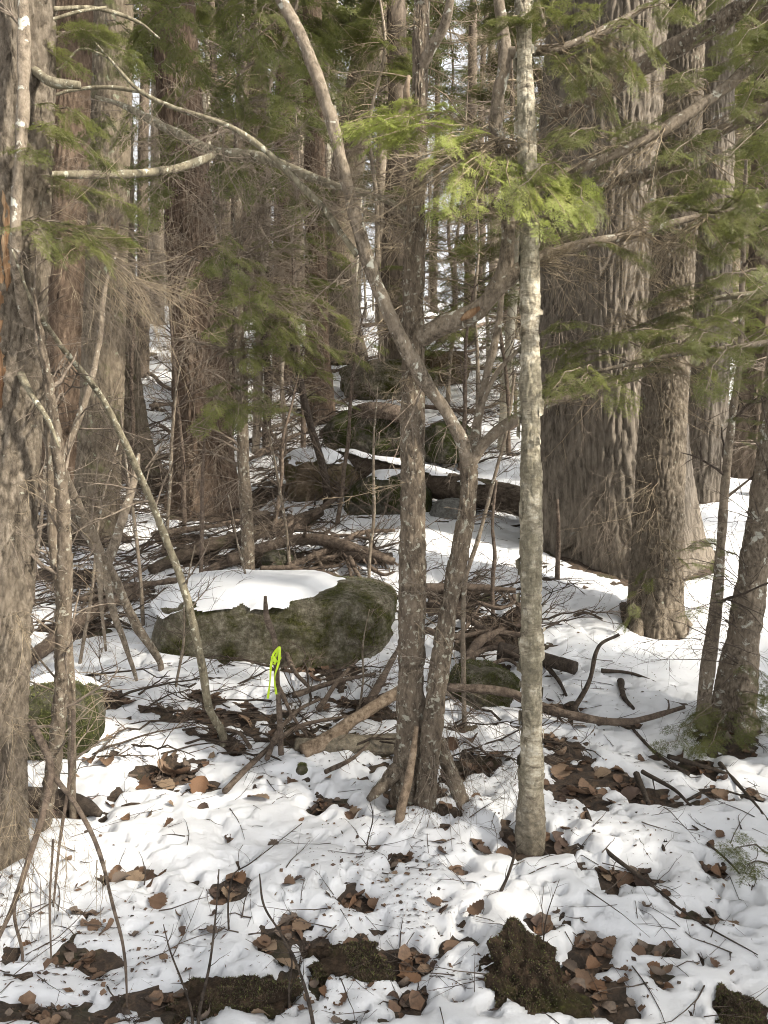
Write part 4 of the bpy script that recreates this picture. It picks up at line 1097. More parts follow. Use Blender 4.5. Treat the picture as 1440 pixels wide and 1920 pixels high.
lying('fallen_branch', 'tan broken branch leaning on the slim hemlock foot', 'branch', [(566, 1412), (610, 1388), (660, 1350), (700, 1325), (762, 1290)], [30, 28, 26, 24, 20], 'dead_wood_tan', [.03, .06, .12, .15, .2], 18, .012, .004)
lying('fallen_branch', 'long curved branch running behind the birch to the right', 'branch', [(838, 1290), (900, 1292), (960, 1300), (1010, 1322), (1100, 1346), (1180, 1352), (1282, 1326)], [16, 18, 18, 17, 15, 13, 8], 'dead_wood', [.2, .18, .14, .1, .06, .06, .1], 14, .015, .006, kids=6, klen=.25)
lying('fallen_branch', 'thick crooked branch on top of the branch pile', 'branch', [(430, 1050), (520, 1020), (590, 1012), (660, 1028), (740, 1052)], [24, 22, 21, 22, 14], 'dead_wood', [.1, .14, .15, .13, .08], 16, .02, .012, kids=10, klen=.4)
lying('fallen_branch', 'thin branch curving in front of the branch pile to the slim hemlock', 'branch', [(490, 1066), (560, 1064), (620, 1080), (680, 1102), (760, 1122)], [10, 10, 10, 11, 9], 'dead_wood', .08, 10, .02, .01, kids=6, klen=.3)
G_ = 'small fallen branches around the boulders'
def sticks(items, mat, label, group, name='fallen_branch', cat='branch', lift=.03, kids=3, klen=.18, wob=.008):
    for pts, w in items:
        ww = np.linspace(w, w * .45, len(pts))
        ln = sum(math.hypot(p1[0] - p0[0], p1[1] - p0[1]) for p0, p1 in zip(pts[:-1], pts[1:]))
        chord = math.hypot(pts[-1][0] - pts[0][0], pts[-1][1] - pts[0][1])
        word = ('thick' if w >= 14 else 'thin' if w < 10 else 'slim') + (' long' if ln > 150 else ' short') + (' straight' if chord > .985 * ln else ' bent')
        lying(name, word + ' ' + label, cat, pts, ww, mat, lift, 8, .02, wob, None, group, kids, klen)
sticks([([(540, 1062), (620, 1030), (680, 1000), (740, 994)], 15), ([(640, 1022), (652, 1050), (656, 1085)], 11), ([(655, 1048), (672, 1080), (700, 1105)], 11), ([(470, 1095), (560, 1072), (640, 1060)], 12),
        ([(690, 1060), (720, 1080), (738, 1075)], 9), ([(590, 1035), (610, 1075), (600, 1090)], 8), ([(300, 1000), (400, 985), (500, 960)], 12), ([(210, 1105), (300, 1090), (420, 1085), (520, 1080)], 14), ([(120, 1130), (200, 1110), (280, 1060)], 12),
        ([(560, 1020), (640, 1004), (700, 1012)], 9), ([(430, 1000), (480, 1030), (560, 1052)], 11), ([(600, 1050), (680, 1034), (745, 1020)], 8), ([(690, 1000), (712, 1036), (745, 1062)], 9)],
       'dead_wood', 'bare branch in the tangle behind the mossy boulder', 'branches in the tangle behind the boulder', lift=.07, kids=7, klen=.3, wob=.014)
sticks([([(800, 1102), (880, 1100), (965, 1106)], 20), ([(805, 1128), (870, 1158), (920, 1182), (985, 1190)], 18), ([(878, 1235), (900, 1205), (945, 1182)], 26), ([(800, 1180), (850, 1195), (930, 1180)], 14), ([(860, 1240), (920, 1215), (990, 1240)], 14),
        ([(890, 1130), (940, 1140), (1010, 1095)], 10), ([(820, 1215), (870, 1180), (905, 1130)], 12), ([(905, 1250), (950, 1235), (1000, 1280)], 10), ([(800, 1150), (850, 1140), (900, 1160)], 12), ([(960, 1120), (985, 1160), (1000, 1200)], 12)],
       'dead_wood', 'broken branch in the heap between the forked sapling and the birch', 'branches in the heap by the birch', lift=.09, kids=4, klen=.25, wob=.014)
sticks([([(420, 1482), (480, 1422), (560, 1362), (680, 1340)], 13), ([(528, 1205), (556, 1262), (582, 1290)], 13), ([(550, 1302), (620, 1282), (705, 1264)], 13), ([(595, 1326), (640, 1272), (672, 1238)], 12), ([(690, 1322), (720, 1262), (745, 1212)], 18),
        ([(520, 1290), (545, 1330), (575, 1380)], 10), ([(500, 1420), (520, 1370), (560, 1330), (600, 1310)], 12), ([(610, 1450), (655, 1425), (690, 1390)], 10), ([(470, 1400), (450, 1375), (410, 1365)], 10)],
       'dead_wood', 'bare stick lying between the ribbon and the slim hemlock', 'sticks by the ribbon', lift=.06, kids=3, klen=.12)
sticks([([(1190, 1450), (1215, 1510), (1242, 1592)], 13), ([(1200, 1446), (1260, 1480), (1292, 1512)], 10), ([(1095, 1515), (1130, 1580), (1200, 1640), (1262, 1692)], 10), ([(1125, 1258), (1180, 1262), (1245, 1285)], 9),
        ([(1280, 1620), (1345, 1640)], 6), ([(1165, 1275), (1170, 1310), (1186, 1330)], 13), ([(1290, 1500), (1340, 1480), (1420, 1500)], 7), ([(1190, 1525), (1240, 1515), (1270, 1508)], 6), ([(1260, 1690), (1330, 1740), (1420, 1795)], 5),
        ([(1330, 1585), (1370, 1620), (1410, 1665)], 6), ([(1015, 1240), (1040, 1270), (1060, 1305)], 12), ([(1290, 1450), (1240, 1420), (1190, 1370), (1180, 1352)], 9), ([(1080, 1155), (1100, 1150), (1130, 1162)], 8), ([(1255, 1420), (1330, 1440), (1400, 1460)], 10), ([(1350, 1430), (1400, 1490), (1440, 1540)], 10)],
       'dead_wood_dark', 'dark wet stick on the snow between the birch and the leaning tree', 'dark sticks right of the birch', lift=.02, kids=2, klen=.12)
sticks([([(480, 850), (560, 812), (640, 770)], 10), ([(520, 880), (600, 905), (700, 935), (790, 975)], 9), ([(590, 965), (660, 905), (760, 852)], 12), ([(460, 830), (540, 790), (600, 740)], 9), ([(430, 880), (520, 842), (560, 850)], 8),
        ([(560, 790), (640, 750), (720, 725)], 8), ([(800, 760), (880, 770), (960, 745)], 9), ([(820, 640), (900, 610), (980, 600)], 10), ([(840, 700), (920, 690), (980, 700)], 8), ([(680, 610), (760, 600), (860, 590)], 9), ([(800, 560), (880, 585), (960, 600)], 9),
        ([(280, 700), (330, 730), (420, 720)], 8), ([(300, 800), (360, 815), (440, 790)], 8), ([(280, 760), (400, 750), (460, 770)], 7), ([(430, 720), (500, 700), (560, 720)], 8), ([(820, 800), (900, 820), (970, 800)], 8), ([(480, 780), (520, 830), (530, 880)], 8), ([(860, 660), (930, 650), (990, 665)], 6), ([(540, 700), (640, 690), (720, 665)], 8)],
       'dead_wood', 'fallen branch lying on the snowy slope behind the log', 'branches on the far slope', lift=.12, kids=8, klen=.6, wob=.03)
def upright(label, pts, widths, mat='dead_wood_dark', kids=3, klen=.12, group=None, name='bare_twig', cat='twig'):
    w = pxpath(pts); r = pxrad(pts, widths); g = float(ground(w[0, 0], w[0, 1]))
    w = np.concatenate([[[w[0, 0], w[0, 1] + .005, min(g, w[0, 2]) - .04]], w]); r = np.concatenate([[r[0]], r])
    a = Acc(); c, _ = trunk_into(a, w, r, 7, .012, None, 0, int(pts[0][0]), wob=.004)
    (C, R), L = sub_twigs(c[None], np.array([klen]), kids, .8, (.4, 1), float(r.mean()) * .5, .3, 0); tubes_into(a, C, R, 3)
    o = link(name, a.mesh(name, [mat], w[0]), None, w[0]); return tag(o, label, cat, group)
upright('bent dark stick rising from the curved branch right of the birch', [(1072, 1342, 3.75), (1105, 1278, 3.72), (1124, 1212, 3.7), (1162, 1191, 3.7)], [11, 9, 8, 6], kids=2)
TW = 'twigs standing up through the foreground snow'
for pts, w in (([(585, 1915, 1.92), (565, 1830, 1.95), (530, 1755, 1.98), (497, 1700, 2.0), (488, 1640, 2.02)], 9), ([(372, 1905, 1.93), (392, 1810, 1.97), (404, 1710, 2.0), (410, 1630, 2.05)], 8), ([(428, 1695, 2.3), (440, 1640, 2.3), (470, 1620, 2.28), (568, 1546, 2.25)], 5),
               ([(360, 1900, 1.93), (345, 1850, 1.95), (318, 1780, 1.97), (305, 1730, 2.0)], 7), ([(935, 1680, 2.45), (952, 1640, 2.45), (965, 1600, 2.45), (968, 1575, 2.45)], 9), ([(1015, 1800, 2.2), (1025, 1720, 2.2), (1050, 1650, 2.25)], 5), ([(540, 1850, 2.0), (545, 1800, 2.0), (525, 1755, 2.0)], 6), ([(690, 1580, 2.75), (700, 1530, 2.75), (690, 1490, 2.75)], 4)):
    upright('thin bare twig standing up through the foreground snow', pts, np.linspace(w * .8, w * .3, len(pts)), kids=6, klen=.1, group=TW)

# fine brush in the tangle and up the slope, past counting
a = Acc(); BR = np.random.default_rng(61); n = 1150
px = np.where(BR.random(n) < .66, BR.uniform(-20, 660, n), BR.uniform(560, 1000, n)); py = np.where(BR.random(n) < .9, BR.uniform(760, 1180, n), BR.uniform(1150, 1420, n))
sel = ~((px > 650) & (py > 985) & (py < 1090)) & ~((px > 330) & (px < 720) & (py > 1085) & (py < 1200)); px, py = px[sel], py[sel]; n = len(px)
HB_ = np.array([hit(u, v, .05) for u, v in zip(px, py)])
az = np.where(BR.random(n) < .6, BR.normal(0.35, .4, n), BR.uniform(0, 6.28, n)); Lb = BR.uniform(.25, .9, n) * (HB_[:, 1] / 6) ** .6
C, R = twig_batch(HB_ - np.array([0, 0, .03]), unit(np.column_stack([np.cos(az), np.sin(az) * .6, BR.uniform(.02, .55, n)])), Lb, BR.uniform(.005, .012, n) * (HB_[:, 1] / 6) ** .5, .3, .25, 9, .12)
tubes_into(a, C, R, 4)
(C2, R2), L2 = sub_twigs(C, Lb, 5, .7, (.25, .6), .0036, .35, .05); tubes_into(a, C2, R2, 3, 1)
(C3, R3), _ = sub_twigs(C2, L2, 3, .7, (.3, .6), .0022, .35, .05, n=4); tubes_into(a, C3, R3, 3, 1)
tag(link('brush', a.mesh('brush', ['dead_wood_dark', 'dead_wood'])), 'tangle of thin dead twigs over the snow around the boulders', 'brush', None, 'stuff')

# ribbon on its stick
rb = root('marker_stick', P(527, 1402, 3.5), 'grey stick carrying a bright yellow-green ribbon', 'stick')
a = Acc(); pts = [(527, 1415, 3.5), (524, 1340, 3.5), (520, 1270, 3.5), (514, 1195, 3.5), (501, 1160, 3.5), (498, 1118, 3.5)]
trunk_into(a, pxpath(pts), pxrad(pts, [11, 11, 10, 10, 12, 6]), 12, .01, None, 0, 4, wob=.003); part(rb, 'stem', a, ['dead_wood'])
ro = root('ribbon', P(520, 1300, 3.47), 'bright yellow-green flagging ribbon knotted on the grey stick', 'ribbon')
for nm_, pts, n, hw_ in (('tail', [(517, 1232, 3.47), (524, 1213, 3.46), (523, 1240, 3.45), (515, 1270, 3.47), (518, 1302, 3.48)], 30, .0058), ('tail', [(523, 1214, 3.462), (513, 1226, 3.47), (508, 1250, 3.46), (506, 1280, 3.47), (502, 1310, 3.47)], 30, .0058),
                         ('knot', [(508, 1233, 3.478), (513, 1237, 3.452), (519, 1240, 3.447), (525, 1237, 3.462), (526, 1232, 3.482)], 16, .0085), ('knot', [(512, 1230, 3.46), (517, 1238, 3.443), (514, 1246, 3.452)], 10, .006)):
    a = Acc()
    c = spline(pxpath(pts), n); t = np.gradient(c, axis=0); ph = np.linspace(0, 7, n)[:, None]
    sd = unit(np.cross(unit(t), np.array([0.25, 1.0, 0.1])) + np.array([0, .8, 0])[None] * np.sin(ph))
    mid_ = c + np.array([0, -1.0, 0])[None] * .002 * np.cos(3 * ph)
    V = np.concatenate([c - sd * hw_, mid_, c + sd * hw_]); k = np.arange(n - 1)
    a.add(V, np.concatenate([np.column_stack([k, k + 1, k + 1 + n, k + n]), np.column_stack([k + n, k + 1 + n, k + 1 + 2 * n, k + 2 * n])]))
    part(ro, nm_, a, ['ribbon'])
# ================================================================== foliage and bare twigs of the near trees
def boughs(key, items, mats=('needles', 'twig'), lod='hi', size=.15, n=8, name='foliage', under=None):
    a = Acc()
    for (ax, ay, aY, bx, by, bY) in items:
        bough(a, P(ax, ay, aY), P(bx, by, bY), n, size, lod)
    o = part(tree_root(key), name, a, list(mats), 'stuff', shade_smooth=False)
    if under: o.parent = under
    return o
def fans(key, items, mat='twig', name='twigs'):
    a = Acc()
    for it in items:
        (ax, ay, aY, bx, by, bY, n) = it[:7]
        dead_fan(a, P(ax, ay, aY), P(bx, by, bY), it[7] if len(it) > 7 else .22, n, it[8] if len(it) > 8 else .0028)
    part(tree_root(key), name, a, [mat], 'stuff')

# the bright clump on the spotted hemlock
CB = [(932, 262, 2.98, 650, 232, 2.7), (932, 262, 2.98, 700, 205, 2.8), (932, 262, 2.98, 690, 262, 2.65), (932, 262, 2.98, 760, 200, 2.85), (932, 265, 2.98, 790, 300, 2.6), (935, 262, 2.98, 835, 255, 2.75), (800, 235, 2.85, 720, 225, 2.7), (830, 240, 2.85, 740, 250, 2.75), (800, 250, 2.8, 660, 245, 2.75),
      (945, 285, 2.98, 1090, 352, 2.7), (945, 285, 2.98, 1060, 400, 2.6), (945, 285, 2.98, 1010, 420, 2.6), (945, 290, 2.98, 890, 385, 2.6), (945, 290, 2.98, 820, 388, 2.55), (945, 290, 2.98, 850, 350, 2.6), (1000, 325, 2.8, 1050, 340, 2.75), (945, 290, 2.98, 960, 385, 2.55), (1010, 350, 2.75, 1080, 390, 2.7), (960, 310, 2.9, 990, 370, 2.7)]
boughs('center_hemlock', CB, ('needles_fresh_sunlit', 'twig_tan'), 'hi', .15, 6, under=rising_limb)
fans('center_hemlock', [(935, 268, 2.98, 700, 330, 2.75, 12, .16), (935, 268, 2.98, 690, 380, 2.9, 10, .18), (935, 268, 2.98, 830, 330, 2.7, 8, .2), (940, 268, 2.98, 1040, 330, 2.75, 7, .2), (940, 268, 2.98, 1000, 300, 2.8, 6, .3), (930, 245, 3.0, 830, 215, 2.9, 4, .2),
                        (980, 500, 3.0, 1100, 400, 2.85, 9, .3), (1060, 470, 3.03, 1000, 400, 2.8, 7, .35), (1200, 432, 3.1, 1250, 520, 2.9, 10, .35), (1240, 425, 3.15, 1180, 350, 2.9, 10, .35), (1150, 445, 3.1, 1250, 380, 2.9, 9, .35), (1000, 490, 3.0, 1110, 500, 2.9, 8, .3), (1060, 92, 2.95, 1130, 140, 2.8, 8, .35), (1000, 95, 2.95, 1060, 30, 2.8, 6, .35), (1110, 70, 2.95, 1180, 110, 2.8, 8, .35),
                        (785, 60, 3.15, 720, 20, 3.0, 5, .3), (777, 420, 3.15, 700, 470, 3.0, 5, .3), (774, 700, 3.15, 700, 740, 3.0, 4, .3), (775, 560, 3.15, 850, 520, 3.0, 5, .3), (774, 900, 3.15, 690, 950, 3.0, 3, .3), (772, 1150, 3.15, 850, 1130, 2.95, 4, .3)], 'twig_tan')
boughs('center_hemlock', [(1060, 90, 2.95, 960, 30, 2.75), (1060, 90, 2.95, 1000, 10, 2.7), (1090, 80, 2.95, 1110, 130, 2.7), (1110, 70, 2.95, 1190, 150, 2.7), (1120, 66, 2.95, 1090, 20, 2.75), (1150, 50, 2.97, 1230, 100, 2.8), (1000, 95, 2.95, 1080, 150, 2.75), (1180, 30, 3.0, 1280, 20, 2.8), (1100, 458, 3.05, 1200, 480, 2.85), (1300, 410, 3.2, 1360, 440, 3.0), (1250, 425, 3.15, 1330, 470, 3.0), (1350, 400, 3.25, 1430, 450, 3.0), (1150, 45, 3.0, 1200, 60, 2.7), (970, 96, 2.95, 940, 30, 2.7), (1050, 92, 2.95, 1150, 200, 2.75)], ('needles', 'twig_tan'), 'hi', .14, 8, 'foliage', top_branch)

# hemlock whose trunk stands just outside the picture on the right; its limbs reach in
HB = np.array([2.35, 3.2, 0]); HB[2] = float(ground(HB[0], HB[1]))
new_tree('off_right', 'hemlock_tree', 'hemlock reaching leafy limbs in front of the massive pine', HB)
a = Acc(); trunk_into(a, np.array([HB + [0, 0, -.1], HB + [0, 0, 2], HB + [.05, .05, 5], HB + [.1, .1, 9]]), np.array([.16, .14, .12, .07]), 60, .03, 'scaly', .25, 4); part(TREES['off_right']['root'], 'trunk', a, ['bark_hemlock'])
OR = [([(1735, -60, 3.2), (1560, 30, 3.15), (1440, 100, 3.1), (1290, 212, 3.05), (1180, 275, 3.0), (1060, 325, 2.95), (1000, 346, 2.95)], [40, 30, 24, 21, 19, 15, 8], 'bark_smooth'),
      ([(1735, 60, 3.2), (1560, 150, 3.25), (1440, 205, 3.3), (1360, 240, 3.35), (1250, 312, 3.4), (1150, 345, 3.4), (1050, 390, 3.4), (980, 445, 3.4)], [34, 28, 24, 22, 20, 18, 15, 12], 'bark_spotted'),
      ([(1735, -200, 3.2), (1500, -60, 3.6), (1340, 50, 3.9), (1190, 132, 4.1), (1110, 185, 4.2), (1028, 222, 4.3)], [40, 36, 34, 34, 32, 26], 'bark_spotted'),
      ([(1735, 420, 3.2), (1560, 480, 3.25), (1440, 545, 3.3), (1340, 562, 3.35), (1200, 612, 3.4), (1150, 632, 3.4)], [26, 20, 14, 10, 8, 5], 'bark_lichened'),
      ([(1735, 560, 3.2), (1560, 600, 3.0), (1440, 640, 2.95), (1300, 660, 2.95), (1150, 690, 3.0), (1030, 715, 3.05)], [20, 16, 12, 10, 7, 4], 'bark_smooth'),
      ([(1735, 250, 3.2), (1560, 320, 3.0), (1440, 385, 2.9), (1330, 395, 2.9), (1220, 375, 2.9)], [22, 18, 14, 10, 5], 'bark_smooth')]
OL = [limb('off_right', pts, w, m_, 'limb', 16, .02, .006) for pts, w, m_ in OR]
ORB = []
for pts, w, m_ in OR:
    for k in range(11):
        q = rng.uniform(.22, .92) * (len(pts) - 1); i = int(q); f = q - i
        A_ = [pts[i][j] * (1 - f) + pts[i + 1][j] * f for j in range(3)]
        if A_[0] > 1480 or (pts is OR[2][0] and k > 3): continue
        ORB.append((*A_, A_[0] + rng.uniform(-130, 60), A_[1] + rng.uniform(-70, 90), A_[2] - rng.uniform(.05, .5)))
for (bx, by) in [(1380, 90), (1420, 150), (1390, 210), (1330, 130), (1430, 250), (1370, 290), (1410, 330), (1300, 330), (1400, 420), (1350, 480), (1430, 520), (1390, 570), (1420, 640), (1350, 590), (1310, 560), (1240, 40), (1320, 20), (1400, 30), (1440, 400), (1380, 660), (1430, 720), (1260, 290), (1200, 250), (1130, 300), (1230, 340)]:
    ORB.append((bx + rng.uniform(60, 160), by - rng.uniform(10, 60), 3.2, bx, by, 2.9 + rng.uniform(-.3, .3)))
for (bx, by) in [(1030, 610), (1090, 640), (1160, 625), (1220, 655), (1040, 700), (1110, 715), (1180, 695), (1010, 655), (1240, 620), (1070, 668)]:
    ORB.append((bx + 110, by + 10, 3.05, bx, by, 2.95))
for k, lo_ in enumerate(OL):      # each limb carries the boughs that start nearest to it
    mine = [q for q in ORB if k == min(range(len(OR)), key=lambda j: min(math.hypot(q[0] - p_[0], q[1] - p_[1]) for p_ in OR[j][0]))]
    if mine: boughs('off_right', mine, ('needles', 'twig'), 'hi', .14, 6, under=lo_)
fans('off_right', [(1180, 275, 3.0, 1080, 250, 2.8, 7, .35), (1250, 240, 3.02, 1150, 330, 2.8, 8, .35), (1330, 180, 3.06, 1250, 120, 2.9, 8, .35), (1150, 345, 3.4, 1050, 430, 3.2, 9, .35), (1200, 330, 3.4, 1130, 420, 3.2, 10, .35), (1300, 270, 3.38, 1350, 400, 3.2, 9, .35), (1100, 190, 4.2, 1000, 300, 4.0, 10, .35), (1190, 132, 4.1, 1100, 60, 4.0, 10, .35), (1060, 215, 4.25, 960, 180, 4.1, 8, .35),
                   (1110, 185, 4.2, 1200, 250, 4.0, 10, .35), (1200, 612, 3.4, 1120, 560, 3.3, 8, .35), (1300, 580, 3.36, 1200, 520, 3.3, 10, .35), (1130, 728, 3.3, 1040, 780, 3.2, 7, .3), (1240, 660, 3.0, 1330, 760, 2.9, 8, .35), (1200, 690, 3.0, 1300, 700, 2.9, 8, .35), (1330, 400, 2.9, 1230, 470, 2.8, 10, .35)], 'twig_tan')
fans('big_pine', [(1100, 700, 6.0, 1060, 760, 5.7, 10, .4, .004), (1050, 600, 6.1, 1000, 680, 5.6, 8, .4, .004), (1120, 950, 6.0, 1130, 1050, 5.7, 12, .35, .003), (1150, 880, 6.0, 1100, 990, 5.7, 12, .35, .003), (1160, 980, 5.9, 1190, 1080, 5.6, 12, .35, .003), (1130, 400, 6.0, 1060, 480, 5.6, 10, .4, .004)], 'twig')
fans('root_hemlock', [(1240, 620, 5.0, 1150, 660, 4.7, 8, .35), (1250, 560, 5.0, 1330, 620, 4.7, 8, .35), (1235, 900, 5.0, 1170, 950, 4.8, 10, .35), (1235, 950, 5.0, 1190, 1060, 4.8, 10, .35), (1240, 740, 5.0, 1330, 800, 4.7, 7, .35), (1230, 1000, 5.0, 1290, 1060, 4.8, 8, .35), (1255, 450, 5.0, 1180, 480, 4.7, 8, .35), (1228, 1080, 5.0, 1180, 1140, 4.8, 8, .35), (1270, 300, 5.0, 1180, 330, 4.7, 8, .35), (1280, 150, 5.0, 1200, 120, 4.7, 8, .35)], 'twig_tan')
boughs('root_hemlock', [(1240, 1040, 5.0, 1170, 1170, 4.8), (1260, 1050, 5.0, 1330, 1010, 4.7), (1260, 1070, 5.0, 1340, 1060, 4.7), (1250, 640, 5.0, 1340, 700, 4.7)], ('needles', 'twig'), 'lo', .16, 5)

# torn-bark hemlock on the left edge
for pts, w in (([(60, 130, 2.7), (100, 155, 2.6), (150, 160, 2.6)], [16, 18, 12]), ([(90, 14, 2.75), (180, 16, 2.9), (260, 42, 3.0), (300, 72, 3.1)], [8, 7, 6, 4]), ([(60, 50, 2.75), (140, 24, 2.8), (200, 14, 2.9)], [7, 6, 4]), ([(40, 700, 2.66), (60, 740, 2.58), (90, 790, 2.5), (110, 840, 2.45)], [14, 10, 8, 4])):
    limb('edge_hemlock', pts, w, 'bark_lichened', 'branch', 10)
for pts, w in (([(60, 1350, 2.62), (95, 1440, 2.5), (80, 1530, 2.42), (55, 1610, 2.35), (25, 1700, 2.25), (-20, 1800, 2.15)], [20, 20, 18, 16, 13, 9]), ([(100, 1455, 2.5), (140, 1510, 2.4), (178, 1590, 2.3), (205, 1690, 2.2), (228, 1780, 2.12), (238, 1915, 2.0)], [13, 12, 10, 8, 7, 5]), ([(96, 1570, 2.4), (92, 1680, 2.3), (96, 1780, 2.2), (98, 1900, 2.1)], [7, 6, 5, 3]),
               ([(60, 1600, 2.36), (30, 1700, 2.3), (48, 1790, 2.2), (30, 1850, 2.15), (-10, 1890, 2.1)], [9, 9, 8, 7, 5]), ([(135, 1330, 2.7), (132, 1450, 2.6), (108, 1600, 2.5), (95, 1700, 2.4)], [9, 9, 7, 4])):
    limb('edge_hemlock', pts, [q * .75 for q in w], 'dead_wood', 'drooping_branch', 10, .02, .008)
LF = [(30, 425, 2.7, 260, 450, 2.55, 9, .14), (20, 430, 2.7, 180, 440, 2.5, 9, .12), (120, 432, 2.6, 330, 540, 2.6, 12, .3), (180, 470, 2.65, 380, 600, 2.8, 16, .35), (200, 500, 2.7, 300, 640, 2.7, 14, .35), (150, 560, 2.7, 240, 680, 2.7, 12, .35), (250, 520, 2.8, 420, 560, 2.9, 14, .3), (60, 640, 2.66, 140, 720, 2.5, 8, .35),
      (30, 900, 2.65, 90, 1000, 2.5, 10, .4), (30, 1000, 2.65, 110, 1100, 2.5, 12, .4), (30, 1150, 2.65, 110, 1240, 2.5, 12, .4), (30, 1250, 2.65, 90, 1380, 2.45, 14, .4), (20, 1350, 2.6, 60, 1480, 2.4, 16, .4), (20, 1420, 2.6, 90, 1540, 2.4, 16, .4), (10, 1480, 2.55, 60, 1620, 2.35, 18, .4), (20, 1380, 2.6, 120, 1420, 2.4, 12, .4), (30, 1540, 2.5, 110, 1650, 2.3, 12, .4), (0, 1550, 2.5, 40, 1700, 2.3, 14, .4), (60, 1500, 2.45, 160, 1600, 2.3, 8, .4),
      (100, 900, 2.9, 200, 990, 2.8, 8, .4), (110, 1050, 2.9, 200, 1120, 2.8, 10, .4), (120, 1150, 2.9, 200, 1250, 2.8, 10, .4), (130, 1250, 3.0, 230, 1300, 2.9, 8, .4), (40, 1600, 2.4, 120, 1760, 2.2, 8, .35), (190, 1600, 2.3, 150, 1720, 2.2, 6, .35)]
LF = [(*q[:6], max(2, int(q[6] * (.75 if q[1] < 800 else .42))), q[7], .0019) for q in LF]
fans('edge_hemlock', LF[::2], 'twig_tan')
fans('edge_hemlock', LF[1::2], 'twig')
boughs('edge_hemlock', [(40, 270, 2.7, 110, 235, 2.5), (60, 200, 2.72, 160, 225, 2.6), (60, 250, 2.72, 200, 300, 2.8), (60, 410, 2.7, 120, 470, 2.45), (100, 430, 2.6, 200, 480, 2.5), (80, 420, 2.65, 170, 450, 2.5), (40, 420, 2.7, 90, 455, 2.4), (130, 440, 2.6, 230, 440, 2.6), (50, 300, 2.7, 60, 280, 2.5), (60, 330, 2.7, 140, 350, 2.7), (40, 100, 2.75, 130, 110, 2.8), (60, 90, 2.75, 200, 60, 2.9), (90, 350, 2.75, 250, 390, 2.9), (60, 60, 2.75, 260, 110, 3.0)], ('needles', 'twig'), 'hi', .13, 8)
# boughs in the upper left belong to the lichened limb of the spotted hemlock and the sapling
LB = []
for (bx, by) in [(380, 60), (330, 100), (300, 40), (430, 110), (480, 80), (500, 140), (550, 120), (420, 170), (360, 150), (270, 110), (530, 190), (460, 210), (590, 170), (560, 250), (300, 190), (240, 130), (610, 230), (500, 250), (640, 180), (420, 20), (350, 20), (260, 60), (560, 60), (600, 100), (250, 320), (200, 330), (300, 360), (280, 400), (420, 340), (470, 370), (520, 340), (560, 390), (330, 300), (390, 220), (450, 150), (230, 250), (180, 260)]:
    Y = rng.uniform(4.3, 6.0)
    LB.append((bx + rng.uniform(-150, 150), by - rng.uniform(20, 90), Y + .4, bx, by, Y))
SAP = TREES['plated_tree']
boughs('plated_tree', LB, ('needles', 'twig'), 'lo', .25, 7)
MB_ = []
for (bx, by, Y) in [(400, 500, 4.8), (450, 520, 5), (340, 540, 4.8), (470, 600, 5), (400, 620, 5), (560, 600, 5.5), (620, 650, 5.5), (520, 640, 5.3), (690, 680, 5.6), (440, 790, 5), (500, 765, 5), (600, 560, 6), (650, 600, 5.8), (560, 680, 5.6), (420, 560, 5), (500, 560, 5.2), (540, 620, 5.4), (470, 680, 5.3), (610, 700, 5.6), (400, 770, 4.9), (580, 640, 5.5), (720, 650, 5.7), (380, 800, 4.9)]:
    MB_.append((455 + rng.uniform(-12, 12), by - rng.uniform(10, 60), 5.8, bx, by, Y))
for o in [o for o in bpy.data.objects if o.get('label', '').startswith('thin upright sapling')]:
    a = Acc()
    for (ax, ay, aY, bx, by, bY) in MB_: bough(a, P(ax, ay, aY), P(bx, by, bY), 6, .22, 'lo')
    part(o, 'foliage', a, ['needles', 'twig'], 'stuff', shade_smooth=False)
    a = Acc()
    for (ax, ay, bx, by, n) in [(455, 560, 560, 520, 14), (455, 480, 580, 460, 14), (450, 420, 560, 380, 14), (450, 350, 380, 420, 12), (455, 620, 380, 700, 10), (455, 700, 560, 760, 10), (455, 560, 640, 560, 16), (450, 300, 600, 300, 14), (450, 200, 560, 160, 12), (455, 900, 400, 960, 8), (458, 960, 540, 1000, 8), (450, 520, 330, 480, 12)]:
        dead_fan(a, P(ax, ay, 5.8), P(bx, by, 5.6), .4, int(n * 1.3), .0042)
    part(o, 'dead_twigs', a, ['twig'], 'stuff')
# lower right: small sprig at the leaning tree
boughs('leaning_right', [(1360, 1320, 3.7, 1290, 1365, 3.4), (1370, 1330, 3.7, 1250, 1395, 3.4), (1370, 1330, 3.7, 1330, 1400, 3.3), (1380, 1330, 3.7, 1400, 1375, 3.3), (1390, 1320, 3.7, 1435, 1350, 3.4), (1380, 1300, 3.7, 1440, 1310, 3.5), (1360, 1330, 3.7, 1310, 1400, 3.4), (1400, 1240, 3.7, 1440, 1290, 3.4)], ('needles', 'twig'), 'hi', .13, 7)
boughs('leaning_right', [(1400, 1120, 3.7, 1310, 1080, 3.4), (1400, 1060, 3.7, 1300, 1020, 3.5), (1400, 1150, 3.7, 1290, 1150, 3.4), (1440, 900, 3.7, 1390, 780, 3.4), (1440, 800, 3.7, 1400, 700, 3.4), (1440, 1600, 2.6, 1380, 1590, 2.5), (1440, 1620, 2.6, 1400, 1625, 2.5)], ('needles', 'twig_dark'), 'hi', .11, 5)
fans('leaning_right', [(1380, 1180, 3.7, 1300, 1100, 3.5, 8, .4), (1390, 1250, 3.7, 1280, 1250, 3.4, 7, .4), (1400, 1100, 3.7, 1300, 1000, 3.5, 8, .4), (1370, 1340, 3.7, 1400, 1440, 3.4, 10, .4), (1400, 1380, 3.6, 1440, 1480, 3.3, 10, .4), (1330, 1200, 3.7, 1250, 1130, 3.5, 7, .4), (1420, 980, 3.7, 1340, 900, 3.5, 6, .4)], 'twig_dark')
